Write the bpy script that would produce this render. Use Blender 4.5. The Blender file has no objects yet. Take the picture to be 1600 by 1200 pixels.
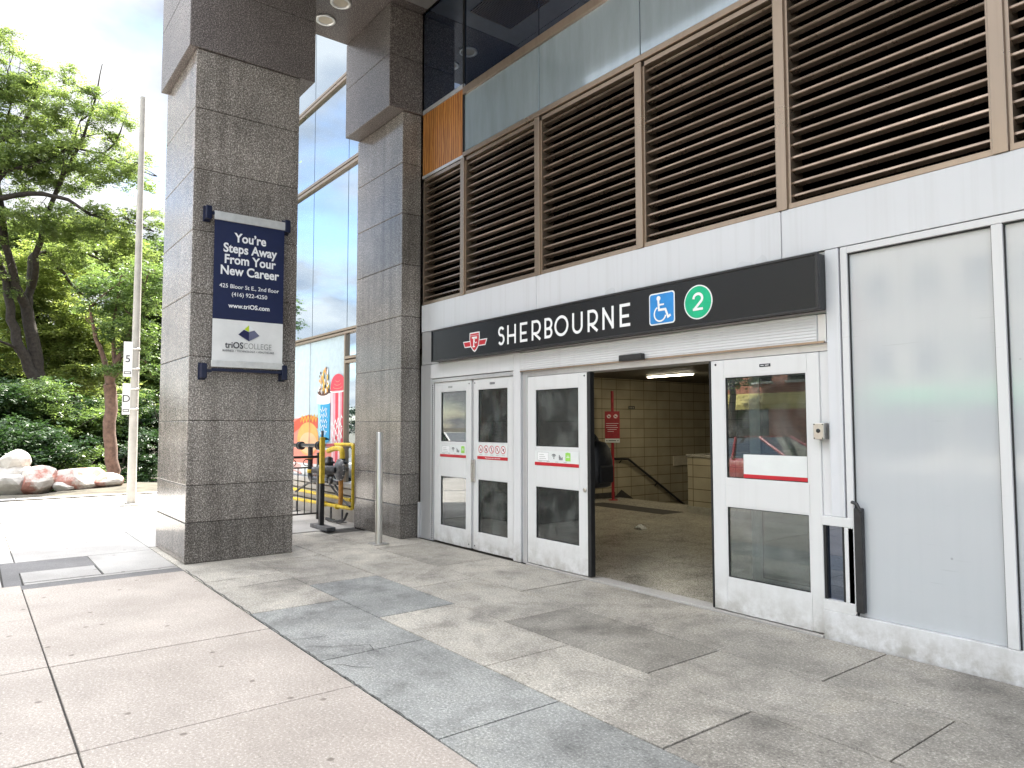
import bpy, bmesh, math, random
import numpy as np
from math import sin, cos, pi, radians
from mathutils import Vector, Matrix
C = bpy.context.scene.collection
SC = bpy.context.scene
random.seed(7)
# ------------------------------------------------------------------ camera, sky, sun, exposure
cam = bpy.data.cameras.new('camera'); camo = bpy.data.objects.new('camera', cam); C.objects.link(camo)
SC.camera = camo
cam.sensor_width = 36.0; cam.lens = 1106.78/1600*36.0; cam.clip_end = 2000; cam.clip_start = 0.05
YAW, PIT, ROLL = -0.914752, 0.0580976, -0.00137662
fw = Vector((sin(YAW)*cos(PIT), cos(YAW)*cos(PIT), sin(PIT)))
rt = Vector((cos(YAW), -sin(YAW), 0)); up = rt.cross(fw)
r2 = rt*cos(ROLL)+up*sin(ROLL); u2 = -rt*sin(ROLL)+up*cos(ROLL)
m = Matrix((r2, u2, -fw)).transposed().to_4x4(); m.translation = Vector((0, 0, 1.58))
camo.matrix_world = m

SUN_AZ = Vector((-0.6, 0.8, 0)).normalized(); SUN_EL = radians(50)
sd = Vector((SUN_AZ.x*cos(SUN_EL), SUN_AZ.y*cos(SUN_EL), sin(SUN_EL)))
wo = bpy.data.worlds.new('World'); SC.world = wo; wo.use_nodes = True
nt = wo.node_tree; nt.nodes.clear()
def N(t, typ, **kw):
    n = t.nodes.new(typ)
    for k, v in kw.items():
        setattr(n, k, v)
    return n
out = N(nt, 'ShaderNodeOutputWorld'); bg = N(nt, 'ShaderNodeBackground'); bg.inputs['Strength'].default_value = 0.07
sky = N(nt, 'ShaderNodeTexSky'); sky.sky_type = 'NISHITA'; sky.sun_disc = False
sky.sun_elevation = SUN_EL; sky.sun_rotation = math.atan2(SUN_AZ.x, SUN_AZ.y); sky.altitude = 100; sky.dust_density = 0.2
tc = N(nt, 'ShaderNodeTexCoord'); sep = N(nt, 'ShaderNodeSeparateXYZ'); nt.links.new(tc.outputs['Generated'], sep.inputs[0])
zz = N(nt, 'ShaderNodeMath', operation='MAXIMUM'); zz.inputs[1].default_value = 0.0; nt.links.new(sep.outputs['Z'], zz.inputs[0])
za = N(nt, 'ShaderNodeMath', operation='ADD'); za.inputs[1].default_value = 0.25; nt.links.new(zz.outputs[0], za.inputs[0])
dv = N(nt, 'ShaderNodeVectorMath', operation='DIVIDE'); cb = N(nt, 'ShaderNodeCombineXYZ')
for i in range(3): nt.links.new(za.outputs[0], cb.inputs[i])
nt.links.new(tc.outputs['Generated'], dv.inputs[0]); nt.links.new(cb.outputs[0], dv.inputs[1])
nz = N(nt, 'ShaderNodeTexNoise'); nz.inputs['Scale'].default_value = 1.9; nz.inputs['Detail'].default_value = 7; nz.inputs['Roughness'].default_value = 0.55
nt.links.new(dv.outputs[0], nz.inputs['Vector'])
rp = N(nt, 'ShaderNodeValToRGB'); rp.color_ramp.elements[0].position = 0.33; rp.color_ramp.elements[1].position = 0.52; rp.color_ramp.elements[1].color = (0.96, 0.96, 0.96, 1)
nt.links.new(nz.outputs['Fac'], rp.inputs[0])
nz2 = N(nt, 'ShaderNodeTexNoise'); nz2.inputs['Scale'].default_value = 4.0; nz2.inputs['Detail'].default_value = 6
nt.links.new(dv.outputs[0], nz2.inputs['Vector'])
cr2 = N(nt, 'ShaderNodeValToRGB'); cr2.color_ramp.elements[0].color = (4.7, 5.2, 6.0, 1); cr2.color_ramp.elements[1].color = (9.2, 9.0, 8.7, 1)
cr2.color_ramp.elements[0].position = 0.35; cr2.color_ramp.elements[1].position = 0.65
nt.links.new(nz2.outputs['Fac'], cr2.inputs[0])
zg = N(nt, 'ShaderNodeMapRange'); zg.inputs['From Min'].default_value = 0.50; zg.inputs['From Max'].default_value = 0.90; zg.inputs['To Min'].default_value = 0.33; zg.inputs['To Max'].default_value = 3.2
nt.links.new(zz.outputs[0], zg.inputs[0])
cl3 = N(nt, 'ShaderNodeVectorMath', operation='SCALE'); nt.links.new(cr2.outputs['Color'], cl3.inputs[0]); nt.links.new(zg.outputs[0], cl3.inputs['Scale'])
mx = N(nt, 'ShaderNodeMixRGB'); nt.links.new(rp.outputs['Color'], mx.inputs['Fac'])
nt.links.new(sky.outputs[0], mx.inputs['Color1']); nt.links.new(cl3.outputs[0], mx.inputs['Color2'])
nt.links.new(mx.outputs[0], bg.inputs['Color']); nt.links.new(bg.outputs[0], out.inputs[0])

sl = bpy.data.lights.new('sun', 'SUN'); sl.energy = 3.6; sl.angle = radians(1.5); sl.color = (1.0, 0.95, 0.86)
so = bpy.data.objects.new('sun', sl); C.objects.link(so); so.rotation_euler = sd.to_track_quat('Z', 'Y').to_euler()
vs = SC.view_settings; vs.view_transform = 'Standard'; vs.look = 'None'; vs.gamma = 1.0; vs.exposure = 2.68
SC.cycles.max_bounces = 8; SC.cycles.diffuse_bounces = 4; SC.cycles.glossy_bounces = 4; SC.cycles.transparent_max_bounces = 12
SC.cycles.transmission_bounces = 4; SC.cycles.caustics_reflective = False; SC.cycles.caustics_refractive = False
SC.cycles.sample_clamp_indirect = 6.0

# ------------------------------------------------------------------ materials
def mat_new(name):
    mt = bpy.data.materials.new(name); mt.use_nodes = True
    t = mt.node_tree; b = t.nodes['Principled BSDF']; return mt, t, b
def objcoord(t): return N(t, 'ShaderNodeTexCoord').outputs['Object']
def noise(t, scale, detail=4, rough=0.5, vec=None, dist=0.0):
    n = N(t, 'ShaderNodeTexNoise'); n.inputs['Scale'].default_value = scale; n.inputs['Detail'].default_value = detail
    n.inputs['Roughness'].default_value = rough; n.inputs['Distortion'].default_value = dist
    t.links.new(vec if vec is not None else objcoord(t), n.inputs['Vector']); return n.outputs['Fac']
def ramp(t, fac, stops, const=False):
    r = N(t, 'ShaderNodeValToRGB'); cr = r.color_ramp
    if const: cr.interpolation = 'CONSTANT'
    while len(cr.elements) > 1: cr.elements.remove(cr.elements[-1])
    for i, (p, c) in enumerate(stops):
        e = cr.elements[0] if i == 0 else cr.elements.new(p)
        e.position = p; e.color = (c[0], c[1], c[2], 1) if not isinstance(c, (int, float)) else (c, c, c, 1)
    t.links.new(fac, r.inputs[0]); return r.outputs['Color']
def mix(t, kind, fac, a, b):
    mm = N(t, 'ShaderNodeMixRGB', blend_type=kind)
    for s, v in ((mm.inputs['Fac'], fac), (mm.inputs['Color1'], a), (mm.inputs['Color2'], b)):
        if hasattr(v, 'links') or hasattr(v, 'is_linked'): t.links.new(v, s)
        elif isinstance(v, (int, float)): s.default_value = v if s.name == 'Fac' else (v, v, v, 1)
        else: s.default_value = (v[0], v[1], v[2], 1)
    return mm.outputs[0]
def tone(t): return N(t, 'ShaderNodeAttribute', attribute_name='tone').outputs['Fac']
def bump(t, b, h, strength=0.2, dist=0.01):
    n = N(t, 'ShaderNodeBump'); n.inputs['Strength'].default_value = strength; n.inputs['Distance'].default_value = dist
    t.links.new(h, n.inputs['Height']); t.links.new(n.outputs[0], b.inputs['Normal'])
def mapping(t, sx, sy, sz):
    n = N(t, 'ShaderNodeMapping'); n.inputs['Scale'].default_value = (sx, sy, sz); t.links.new(objcoord(t), n.inputs['Vector']); return n.outputs[0]

def plain(name, col, rough=0.5, metal=0.0, var=0.12, vscale=6.0, bumps=0.0, bscale=60, spec=0.5, coat=0.0):
    mt, t, b = mat_new(name)
    n = noise(t, vscale, 5, 0.6)
    c = ramp(t, n, [(0.3, [x*(1-var) for x in col]), (0.7, [min(1, x*(1+var)) for x in col])])
    t.links.new(c, b.inputs['Base Color'])
    b.inputs['Roughness'].default_value = rough; b.inputs['Metallic'].default_value = metal
    b.inputs['Specular IOR Level'].default_value = spec; b.inputs['Coat Weight'].default_value = coat
    rr = ramp(t, noise(t, vscale*2.3, 4), [(0.3, max(0.0, rough-0.07)), (0.7, min(1, rough+0.07))]); t.links.new(rr, b.inputs['Roughness'])
    if bumps: bump(t, b, noise(t, bscale, 4), bumps, 0.004)
    return mt

def granite(name, cols, scale, rough, contrast=0.1, tonescale=True, mott=0.25, bumpy=0.0, spec=0.5, big=None):
    """speckled stone: cols = dark, mid, light, fleck"""
    mt, t, b = mat_new(name)
    n1 = noise(t, scale, 3, 0.7); n2 = noise(t, scale*2.2, 2, 0.6)
    f = mix(t, 'MIX', 0.35, n1, n2)
    w = contrast
    c = ramp(t, f, [(0.5-2.2*w, cols[0]), (0.5-0.9*w, cols[1]), (0.5+0.1*w, cols[1]), (0.5+0.8*w, cols[2]), (0.5+2.0*w, cols[3])])
    mm = ramp(t, noise(t, 1.3, 6, 0.6), [(0.3, 1-mott), (0.7, 1+mott*0.4)])
    c = mix(t, 'MULTIPLY', 1.0, c, mm)
    if big: c = big(t, c)
    if tonescale:
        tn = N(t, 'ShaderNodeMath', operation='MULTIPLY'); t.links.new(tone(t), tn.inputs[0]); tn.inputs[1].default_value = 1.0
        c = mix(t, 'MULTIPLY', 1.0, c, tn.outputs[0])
    t.links.new(c, b.inputs['Base Color']); b.inputs['Specular IOR Level'].default_value = spec
    rr = ramp(t, n2, [(0.35, max(0.02, rough-0.08)), (0.65, rough+0.08)]); t.links.new(rr, b.inputs['Roughness'])
    if bumpy: bump(t, b, f, bumpy, 0.003)
    return mt

def glass(name, tint=(0.75, 0.8, 0.8), refl=1.0, dirt_glare=0.0):
    mt = bpy.data.materials.new(name); mt.use_nodes = True; t = mt.node_tree; t.nodes.clear()
    o = N(t, 'ShaderNodeOutputMaterial'); tr = N(t, 'ShaderNodeBsdfTransparent'); tr.inputs[0].default_value = (*tint, 1)
    gl = N(t, 'ShaderNodeBsdfGlossy'); gl.inputs['Roughness'].default_value = 0.01; gl.inputs['Color'].default_value = (0.95, 0.97, 0.97, 1)
    lw = N(t, 'ShaderNodeFresnel'); lw.inputs['IOR'].default_value = 1.52
    ml = N(t, 'ShaderNodeMath', operation='MULTIPLY'); ml.inputs[1].default_value = 1.9*refl; ml.use_clamp = True
    t.links.new(lw.outputs[0], ml.inputs[0])
    ms = N(t, 'ShaderNodeMixShader'); t.links.new(ml.outputs[0], ms.inputs[0]); t.links.new(tr.outputs[0], ms.inputs[1]); t.links.new(gl.outputs[0], ms.inputs[2])
    last = ms
    if dirt_glare:
        df = N(t, 'ShaderNodeBsdfDiffuse'); df.inputs[0].default_value = (0.5, 0.52, 0.5, 1)  # pale veil: dirt on the pane plus pale reflections painted in
        dr = ramp(t, noise(t, 3.5, 4, 0.6), [(0.45, 0.03), (0.8, dirt_glare)])
        m2 = N(t, 'ShaderNodeMixShader'); t.links.new(dr, m2.inputs[0]); t.links.new(ms.outputs[0], m2.inputs[1]); t.links.new(df.outputs[0], m2.inputs[2]); last = m2
    t.links.new(last.outputs[0], o.inputs[0]); return mt
def mirror_glass(name, col, refl, body, rough=0.015, wob=0.0, streak=0.0):
    """coated facade glass: opaque dark body under a reflective coat"""
    mt = bpy.data.materials.new(name); mt.use_nodes = True; t = mt.node_tree; t.nodes.clear()
    o = N(t, 'ShaderNodeOutputMaterial'); df = N(t, 'ShaderNodeBsdfDiffuse'); gl = N(t, 'ShaderNodeBsdfGlossy')
    gl.inputs['Color'].default_value = (*col, 1); gl.inputs['Roughness'].default_value = rough
    lw = N(t, 'ShaderNodeLayerWeight'); lw.inputs['Blend'].default_value = 0.35
    mr = N(t, 'ShaderNodeMapRange'); mr.inputs['To Min'].default_value = refl; mr.inputs['To Max'].default_value = 1.0
    t.links.new(lw.outputs['Fresnel'], mr.inputs[0])
    if streak:
        v = mapping(t, 3.0, 3.0, 0.5)
        c = ramp(t, noise(t, 2.2, 8, 0.65, v), [(0.35, [x*(1-streak) for x in body]), (0.65, [x*(1+streak) for x in body])])
        t.links.new(c, df.inputs[0])
    else: df.inputs[0].default_value = (*body, 1)
    if wob:
        bn = N(t, 'ShaderNodeBump'); bn.inputs['Strength'].default_value = wob; bn.inputs['Distance'].default_value = 0.02
        t.links.new(noise(t, 0.9, 2), bn.inputs['Height']); t.links.new(bn.outputs[0], gl.inputs['Normal'])
    ms = N(t, 'ShaderNodeMixShader'); t.links.new(mr.outputs[0], ms.inputs[0]); t.links.new(df.outputs[0], ms.inputs[1]); t.links.new(gl.outputs[0], ms.inputs[2])
    t.links.new(ms.outputs[0], o.inputs[0]); return mt
def emit(name, col, s):
    mt, t, b = mat_new(name); b.inputs['Base Color'].default_value = (*col, 1); b.inputs['Emission Color'].default_value = (*col, 1); b.inputs['Emission Strength'].default_value = s; return mt

def N_sep(t, colsock):
    s = N(t, 'ShaderNodeSeparateColor'); t.links.new(colsock, s.inputs[0]); return s.outputs[0]
def stained(name, col, rough, stain=(0.35, 0.33, 0.30), metal=0.0, amount=0.45, spec=0.5, grime=0.0, specks=0.0):
    """painted or anodised metal with vertical run marks and grime"""
    mt, t, b = mat_new(name)
    v = mapping(t, 19, 19, 0.55)
    s = ramp(t, noise(t, 1.0, 2, 0.5, v), [(0.50, 0.0), (0.95, amount)])
    g = ramp(t, noise(t, 0.9, 4, 0.5), [(0.35, 0.0), (0.85, amount*0.4)])
    f = mix(t, 'ADD', 1.0, s, g)
    if grime:   # kicked and splashed lower edge, with a ragged upper limit
        sz = N(t, 'ShaderNodeSeparateXYZ'); t.links.new(objcoord(t), sz.inputs[0])
        gz = ramp(t, sz.outputs['Z'], [(0.02, 1.0), (0.16, 0.45), (0.40, 0.0)])
        gn = ramp(t, noise(t, 7, 8, 0.7), [(0.36, 0.0), (0.62, grime)])
        f = mix(t, 'ADD', 1.0, f, mix(t, 'MULTIPLY', 1.0, gz, gn))
        sc_ = ramp(t, noise(t, 1.0, 2, 0.5, mapping(t, 3, 3, 60)), [(0.66, 0.0), (0.72, 0.25)])
        f = mix(t, 'ADD', 1.0, f, mix(t, 'MULTIPLY', 1.0, sc_, ramp(t, noise(t, 2.5, 3), [(0.5, 0.0), (0.62, 1.0)])))
    if specks:
        vo = N(t, 'ShaderNodeTexVoronoi'); vo.inputs['Scale'].default_value = 4.5; t.links.new(mapping(t, 1, 0.001, 1), vo.inputs['Vector'])
        k = ramp(t, vo.outputs['Distance'], [(0.0, 1.0), (0.03, 1.0), (0.05, 0.0)]); sel = ramp(t, N_sep(t, vo.outputs['Color']), [(0.0, 0.0), (0.8, specks)], True)
        f = mix(t, 'ADD', 1.0, f, mix(t, 'MULTIPLY', 1.0, k, sel))
    c = mix(t, 'MIX', f, col, stain)
    t.links.new(c, b.inputs['Base Color']); b.inputs['Metallic'].default_value = metal; b.inputs['Specular IOR Level'].default_value = spec
    rr = ramp(t, noise(t, 1.6, 3), [(0.2, max(0.02, rough-0.06)), (0.8, rough+0.08)]); t.links.new(rr, b.inputs['Roughness'])
    bump(t, b, noise(t, 3.0, 2), 0.05, 0.01)
    return mt

MT = {}
def streaks(t, c):   # rain runs and splash marks down the stone
    k = ramp(t, noise(t, 1.0, 5, 0.6, mapping(t, 7, 7, 0.35)), [(0.34, (0.72, 0.71, 0.70)), (0.55, (1, 1, 1)), (0.75, (1.10, 1.08, 1.06))])
    return mix(t, 'MULTIPLY', 1.0, c, k)
MT['granite'] = granite('pillar_granite', [(0.03, 0.026, 0.022), (0.20, 0.178, 0.157), (0.45, 0.405, 0.36), (0.74, 0.69, 0.63)], 66, 0.15, 0.066, mott=0.32, big=streaks)
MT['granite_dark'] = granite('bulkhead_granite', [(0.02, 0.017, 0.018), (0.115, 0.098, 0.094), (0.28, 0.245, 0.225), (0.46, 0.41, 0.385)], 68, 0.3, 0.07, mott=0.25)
def stains(t, c):
    k = ramp(t, noise(t, 0.8, 9, 0.68, None, 0.6), [(0.34, (0.5, 0.495, 0.5)), (0.47, (0.88, 0.877, 0.875)), (0.58, (1, 1, 1)), (0.74, (1.12, 1.10, 1.06))])
    c = mix(t, 'MULTIPLY', 1.0, c, k)
    gr = ramp(t, noise(t, 3.2, 10, 0.74, None, 0.3), [(0.34, (0.66, 0.655, 0.65)), (0.5, (1, 1, 1)), (0.7, (1.08, 1.07, 1.04))])
    sx = N(t, 'ShaderNodeSeparateXYZ'); t.links.new(objcoord(t), sx.inputs[0])
    wx = N(t, 'ShaderNodeMapRange'); wx.inputs['From Min'].default_value = -3.6; wx.inputs['From Max'].default_value = -1.6; t.links.new(sx.outputs['X'], wx.inputs[0])
    dk = mix(t, 'MULTIPLY', 1.0, wx.outputs[0], ramp(t, noise(t, 1.7, 9, 0.7), [(0.36, 1.0), (0.62, 0.25)]))
    c = mix(t, 'MULTIPLY', mix(t, 'MULTIPLY', 1.0, dk, 0.75), c, (0.42, 0.415, 0.42))
    sp = ramp(t, noise(t, 14, 8, 0.75), [(0.28, (0.5, 0.5, 0.5)), (0.42, (1, 1, 1))])
    return mix(t, 'MULTIPLY', 1.0, mix(t, 'MULTIPLY', 1.0, c, gr), sp)
MT['paving'] = granite('granite_paving', [(0.065, 0.058, 0.049), (0.38, 0.35, 0.30), (0.55, 0.51, 0.445), (0.80, 0.75, 0.675)], 62, 0.62, 0.075, mott=0.3, bumpy=0.25, big=stains)
MT['paving_blue'] = granite('bluish_granite_paving', [(0.06, 0.06, 0.057), (0.31, 0.312, 0.296), (0.45, 0.452, 0.425), (0.68, 0.68, 0.635)], 62, 0.6, 0.075, mott=0.22, bumpy=0.25, big=stains)
def gum(t, c):
    vo = N(t, 'ShaderNodeTexVoronoi'); vo.voronoi_dimensions = '2D'; vo.inputs['Scale'].default_value = 2.4; t.links.new(mapping(t, 1, 1, 1), vo.inputs['Vector'])
    k = ramp(t, vo.outputs['Distance'], [(0.0, 0.0), (0.03, 0.0), (0.055, 1.0)])
    sel = ramp(t, N_sep(t, vo.outputs['Color']), [(0.0, 0.0), (0.42, 0.0), (0.43, 1.0)], True)
    k = mix(t, 'LIGHTEN', 1.0, k, sel)
    k = ramp(t, k, [(0.0, (0.52, 0.50, 0.48)), (1.0, (1, 1, 1))])
    c = mix(t, 'MULTIPLY', 1.0, c, k)
    k2 = ramp(t, noise(t, 1.1, 9, 0.66), [(0.3, (0.78, 0.77, 0.76)), (0.6, (1, 1, 1)), (0.8, (1.06, 1.03, 1.0))])
    return mix(t, 'MULTIPLY', 1.0, c, k2)
MT['concrete'] = granite('sidewalk_concrete', [(0.13, 0.112, 0.096), (0.39, 0.34, 0.295), (0.50, 0.44, 0.388), (0.70, 0.63, 0.565)], 62, 0.8, 0.085, mott=0.12, bumpy=0.3, big=gum)
MT['concrete_pale'] = granite('pale_concrete', [(0.25, 0.235, 0.215), (0.47, 0.445, 0.415), (0.55, 0.53, 0.495), (0.7, 0.67, 0.63)], 70, 0.8, 0.10, mott=0.15, bumpy=0.25, big=gum)
MT['asphalt'] = granite('asphalt', [(0.02, 0.02, 0.02), (0.06, 0.058, 0.056), (0.09, 0.088, 0.085), (0.2, 0.2, 0.2)], 90, 0.8, 0.09, mott=0.3, bumpy=0.5)
MT['patch'] = granite('asphalt_patch', [(0.05, 0.048, 0.047), (0.15, 0.142, 0.138), (0.19, 0.182, 0.178), (0.3, 0.29, 0.285)], 80, 0.8, 0.09, mott=0.3, bumpy=0.5)
MT['joint'] = plain('joint_dirt', (0.05, 0.045, 0.04), 0.9, var=0.4, vscale=30)
MT['crack'] = plain('crack_dirt', (0.10, 0.095, 0.09), 0.9, var=0.4, vscale=30)
MT['soil'] = plain('bank_soil', (0.075, 0.065, 0.045), 0.95, var=0.5, vscale=2.5, bumps=0.8, bscale=8)
MT['white'] = stained('white_painted_metal', (0.68, 0.68, 0.69), 0.32, amount=0.16, grime=0.9)
MT['door_white'] = stained('white_door_paint', (0.69, 0.69, 0.69), 0.38, amount=0.14, grime=0.8)
MT['silver'] = stained('silver_aluminium', (0.66, 0.66, 0.67), 0.34, metal=0.55, amount=0.25)
MT['fascia'] = stained('white_fascia_panel', (0.66, 0.67, 0.70), 0.30, amount=0.25, spec=0.6)
MT['frost'] = stained('frosted_film', (0.50, 0.52, 0.54), 0.08, amount=0.09, stain=(0.30, 0.31, 0.32), specks=0.8, grime=0.3, spec=0.6)
MT['bronze'] = stained('bronze_anodised', (0.40, 0.31, 0.235), 0.30, metal=0.75, stain=(0.2, 0.15, 0.11), amount=0.4)
def slatmat():
    mt, t, b = mat_new('bronze_louvre')
    c = ramp(t, noise(t, 1.0, 5, 0.6, mapping(t, 2.5, 8, 8)), [(0.3, (0.22, 0.165, 0.122)), (0.7, (0.38, 0.295, 0.23))])
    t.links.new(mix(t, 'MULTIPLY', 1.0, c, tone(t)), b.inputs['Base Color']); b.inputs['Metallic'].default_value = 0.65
    t.links.new(ramp(t, noise(t, 6, 4), [(0.3, 0.22), (0.7, 0.42)]), b.inputs['Roughness']); return mt
MT['slat'] = slatmat()
MT['black'] = plain('black_rubber', (0.012, 0.012, 0.013), 0.55, var=0.3)
MT['blackmetal'] = plain('black_painted_metal', (0.02, 0.02, 0.022), 0.42, var=0.4, vscale=18, bumps=0.15)
MT['dark'] = plain('dark_cavity', (0.016, 0.012, 0.009), 0.9)
MT['steel'] = stained('stainless_steel', (0.62, 0.60, 0.57), 0.34, metal=0.9, stain=(0.3, 0.27, 0.22), amount=0.5)
MT['glass'] = glass('clear_door_glass', (0.66, 0.72, 0.71), 1.25, dirt_glare=0.22)
MT['curtain'] = mirror_glass('reflective_blue_glass', (0.78, 0.88, 0.97), 0.72, (0.03, 0.05, 0.06), wob=0.04)
MT['navy'] = mirror_glass('dark_navy_glass', (0.75, 0.85, 1.0), 0.22, (0.006, 0.012, 0.028), wob=0.03)
MT['spandrel'] = mirror_glass('blue_grey_spandrel_glass', (0.8, 0.9, 1.0), 0.30, (0.30, 0.36, 0.39), rough=0.08, wob=0.05, streak=0.10)
MT['soffit'] = plain('soffit_metal', (0.30, 0.29, 0.28), 0.5, var=0.1)
MT['interior_ceiling'] = plain('dark_ceiling', (0.10, 0.085, 0.06), 0.6)
MT['wall_paint'] = plain('interior_paint', (0.35, 0.32, 0.24), 0.7)
MT['yellow'] = plain('yellow_paint', (0.70, 0.50, 0.03), 0.42, var=0.25, vscale=14, bumps=0.1)
MT['orange'] = plain('rusty_orange_paint', (0.50, 0.22, 0.04), 0.55, var=0.35, vscale=18)
MT['redpaint'] = plain('red_paint', (0.35, 0.02, 0.03), 0.4, var=0.25, vscale=14)
MT['greymetal'] = plain('grey_cast_metal', (0.13, 0.13, 0.135), 0.45, metal=0.4, var=0.4, vscale=20, bumps=0.3)
MT['navycloth'] = plain('navy_vinyl', (0.003, 0.010, 0.055), 0.5, var=0.12, vscale=4)
MT['navyplastic'] = plain('navy_plastic', (0.003, 0.007, 0.032), 0.35)
MT['whitevinyl'] = plain('white_vinyl', (0.78, 0.78, 0.76), 0.5, var=0.05)
MT['railsilver'] = plain('brushed_aluminium', (0.72, 0.72, 0.70), 0.38, metal=0.6, var=0.1, vscale=12)
MT['ink_white'] = plain('white_lettering', (0.85, 0.85, 0.85), 0.5, var=0.03)
MT['ink_dark'] = plain('dark_lettering', (0.02, 0.02, 0.03), 0.5)
MT['ink_grey'] = plain('grey_lettering', (0.28, 0.28, 0.27), 0.5)
MT['ink_navy'] = plain('navy_print', (0.01, 0.012, 0.07), 0.5)
MT['ink_slate'] = plain('slate_print', (0.13, 0.14, 0.22), 0.5)
MT['ink_lime'] = plain('lime_print', (0.55, 0.70, 0.02), 0.5)
MT['ink_red'] = plain('red_print', (0.52, 0.012, 0.025), 0.45)
MT['ink_blue'] = plain('blue_sign_face', (0.02, 0.24, 0.62), 0.4)
MT['ink_green'] = plain('green_sign_face', (0.0, 0.45, 0.22), 0.4)
MT['ink_tag'] = plain('green_tag', (0.30, 0.62, 0.10), 0.5)
MT['film'] = plain('white_window_film', (0.72, 0.74, 0.73), 0.4, var=0.04)
MT['terrazzo'] = granite('terrazzo', [(0.14, 0.13, 0.10), (0.48, 0.45, 0.37), (0.64, 0.60, 0.50), (0.8, 0.77, 0.68)], 60, 0.28, 0.1, mott=0.25, big=stains)
MT['lamp'] = emit('fluorescent_tube', (1.0, 0.90, 0.68), 7.0)
MT['lens'] = plain('downlight_lens_and_glare', (0.62, 0.56, 0.44), 0.4)
MT['bark'] = plain('dark_bark', (0.040, 0.032, 0.026), 0.9, var=0.5, vscale=9, bumps=1.0, bscale=22)
MT['bark_brown'] = plain('brown_bark', (0.16, 0.10, 0.075), 0.9, var=0.45, vscale=9, bumps=1.0, bscale=22)
MT['rock'] = plain('pale_limestone', (0.52, 0.49, 0.45), 0.85, var=0.35, vscale=3.5, bumps=1.0, bscale=9)
MT['rust'] = plain('red_brown_stain', (0.40, 0.12, 0.07), 0.85, var=0.4, vscale=9)
MT['pole'] = plain('pale_concrete_pole', (0.44, 0.42, 0.38), 0.75, var=0.15, vscale=5, bumps=0.2)
MT['cloth_dark'] = plain('charcoal_cloth', (0.02, 0.022, 0.028), 0.85, var=0.3, vscale=12)
MT['pack'] = plain('black_nylon', (0.010, 0.010, 0.012), 0.5, var=0.4, vscale=20, bumps=0.3)
MT['skin'] = plain('skin', (0.42, 0.25, 0.18), 0.55)
MT['hair'] = plain('dark_hair', (0.015, 0.011, 0.009), 0.5)
MT['litter'] = plain('crumpled_paper', (0.8, 0.79, 0.74), 0.8)

def redrock():
    mt, t, b = mat_new('red_stained_limestone')
    c = ramp(t, noise(t, 3.5, 6, 0.6), [(0.3, (0.40, 0.37, 0.33)), (0.7, (0.66, 0.62, 0.57))])
    k = ramp(t, noise(t, 1.6, 6, 0.65), [(0.47, 0.0), (0.56, 0.85)])
    t.links.new(mix(t, 'MIX', k, c, (0.33, 0.105, 0.07)), b.inputs['Base Color']); b.inputs['Roughness'].default_value = 0.85
    bump(t, b, noise(t, 9, 5), 1.0, 0.02); return mt
MT['rock_red'] = redrock()
def sign_black():
    mt, t, b = mat_new('pebbled_black_sign')
    b.inputs['Base Color'].default_value = (0.009, 0.010, 0.012, 1); b.inputs['Roughness'].default_value = 0.24; b.inputs['Specular IOR Level'].default_value = 0.4
    vo = N(t, 'ShaderNodeTexVoronoi'); vo.inputs['Scale'].default_value = 95; t.links.new(objcoord(t), vo.inputs['Vector'])
    bump(t, b, mix(t, 'ADD', 0.5, vo.outputs['Distance'], noise(t, 120, 3)), 0.4, 0.004); return mt
MT['signblack'] = sign_black()
def wood():
    mt, t, b = mat_new('varnished_plywood')
    w = N(t, 'ShaderNodeTexWave', wave_type='BANDS', bands_direction='X'); w.inputs['Scale'].default_value = 5; w.inputs['Distortion'].default_value = 7
    w.inputs['Detail'].default_value = 4; w.inputs['Detail Scale'].default_value = 1.4; t.links.new(mapping(t, 1.2, 1.0, 0.25), w.inputs['Vector'])
    c = ramp(t, w.outputs['Fac'], [(0.0, (0.30, 0.095, 0.018)), (0.5, (0.50, 0.19, 0.04)), (1.0, (0.60, 0.27, 0.075))])
    k = ramp(t, noise(t, 1.0, 7, 0.7, mapping(t, 30, 30, 1.5)), [(0.35, 0.6), (0.6, 1.0)])
    t.links.new(mix(t, 'MULTIPLY', 1.0, c, k), b.inputs['Base Color']); b.inputs['Roughness'].default_value = 0.45; return mt
MT['wood'] = wood()
def tile(name, ax):
    mt, t, b = mat_new(name)
    s = N(t, 'ShaderNodeSeparateXYZ'); t.links.new(objcoord(t), s.inputs[0]); cbn = N(t, 'ShaderNodeCombineXYZ')
    t.links.new(s.outputs[ax], cbn.inputs[0]); t.links.new(s.outputs['Z'], cbn.inputs[1])
    br = N(t, 'ShaderNodeTexBrick'); br.offset = 0.0; br.squash = 1.0
    br.inputs['Scale'].default_value = 1.0; br.inputs['Brick Width'].default_value = 0.447; br.inputs['Row Height'].default_value = 0.215
    br.inputs['Mortar Size'].default_value = 0.007; br.inputs['Mortar Smooth'].default_value = 0.1; br.inputs['Bias'].default_value = 0.0
    br.inputs['Color1'].default_value = (0.50, 0.44, 0.31, 1); br.inputs['Color2'].default_value = (0.44, 0.385, 0.27, 1); br.inputs['Mortar'].default_value = (0.17, 0.135, 0.085, 1)
    t.links.new(cbn.outputs[0], br.inputs['Vector'])
    k = ramp(t, noise(t, 2.0, 6), [(0.3, 0.8), (0.7, 1.05)])
    t.links.new(mix(t, 'MULTIPLY', 1.0, br.outputs['Color'], k), b.inputs['Base Color']); b.inputs['Roughness'].default_value = 0.22
    bump(t, b, br.outputs['Fac'], -0.4, 0.004) if False else None
    return mt
MT['tileY'] = tile('glazed_wall_tile_side', 'Y'); MT['tileX'] = tile('glazed_wall_tile_front', 'X')
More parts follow.
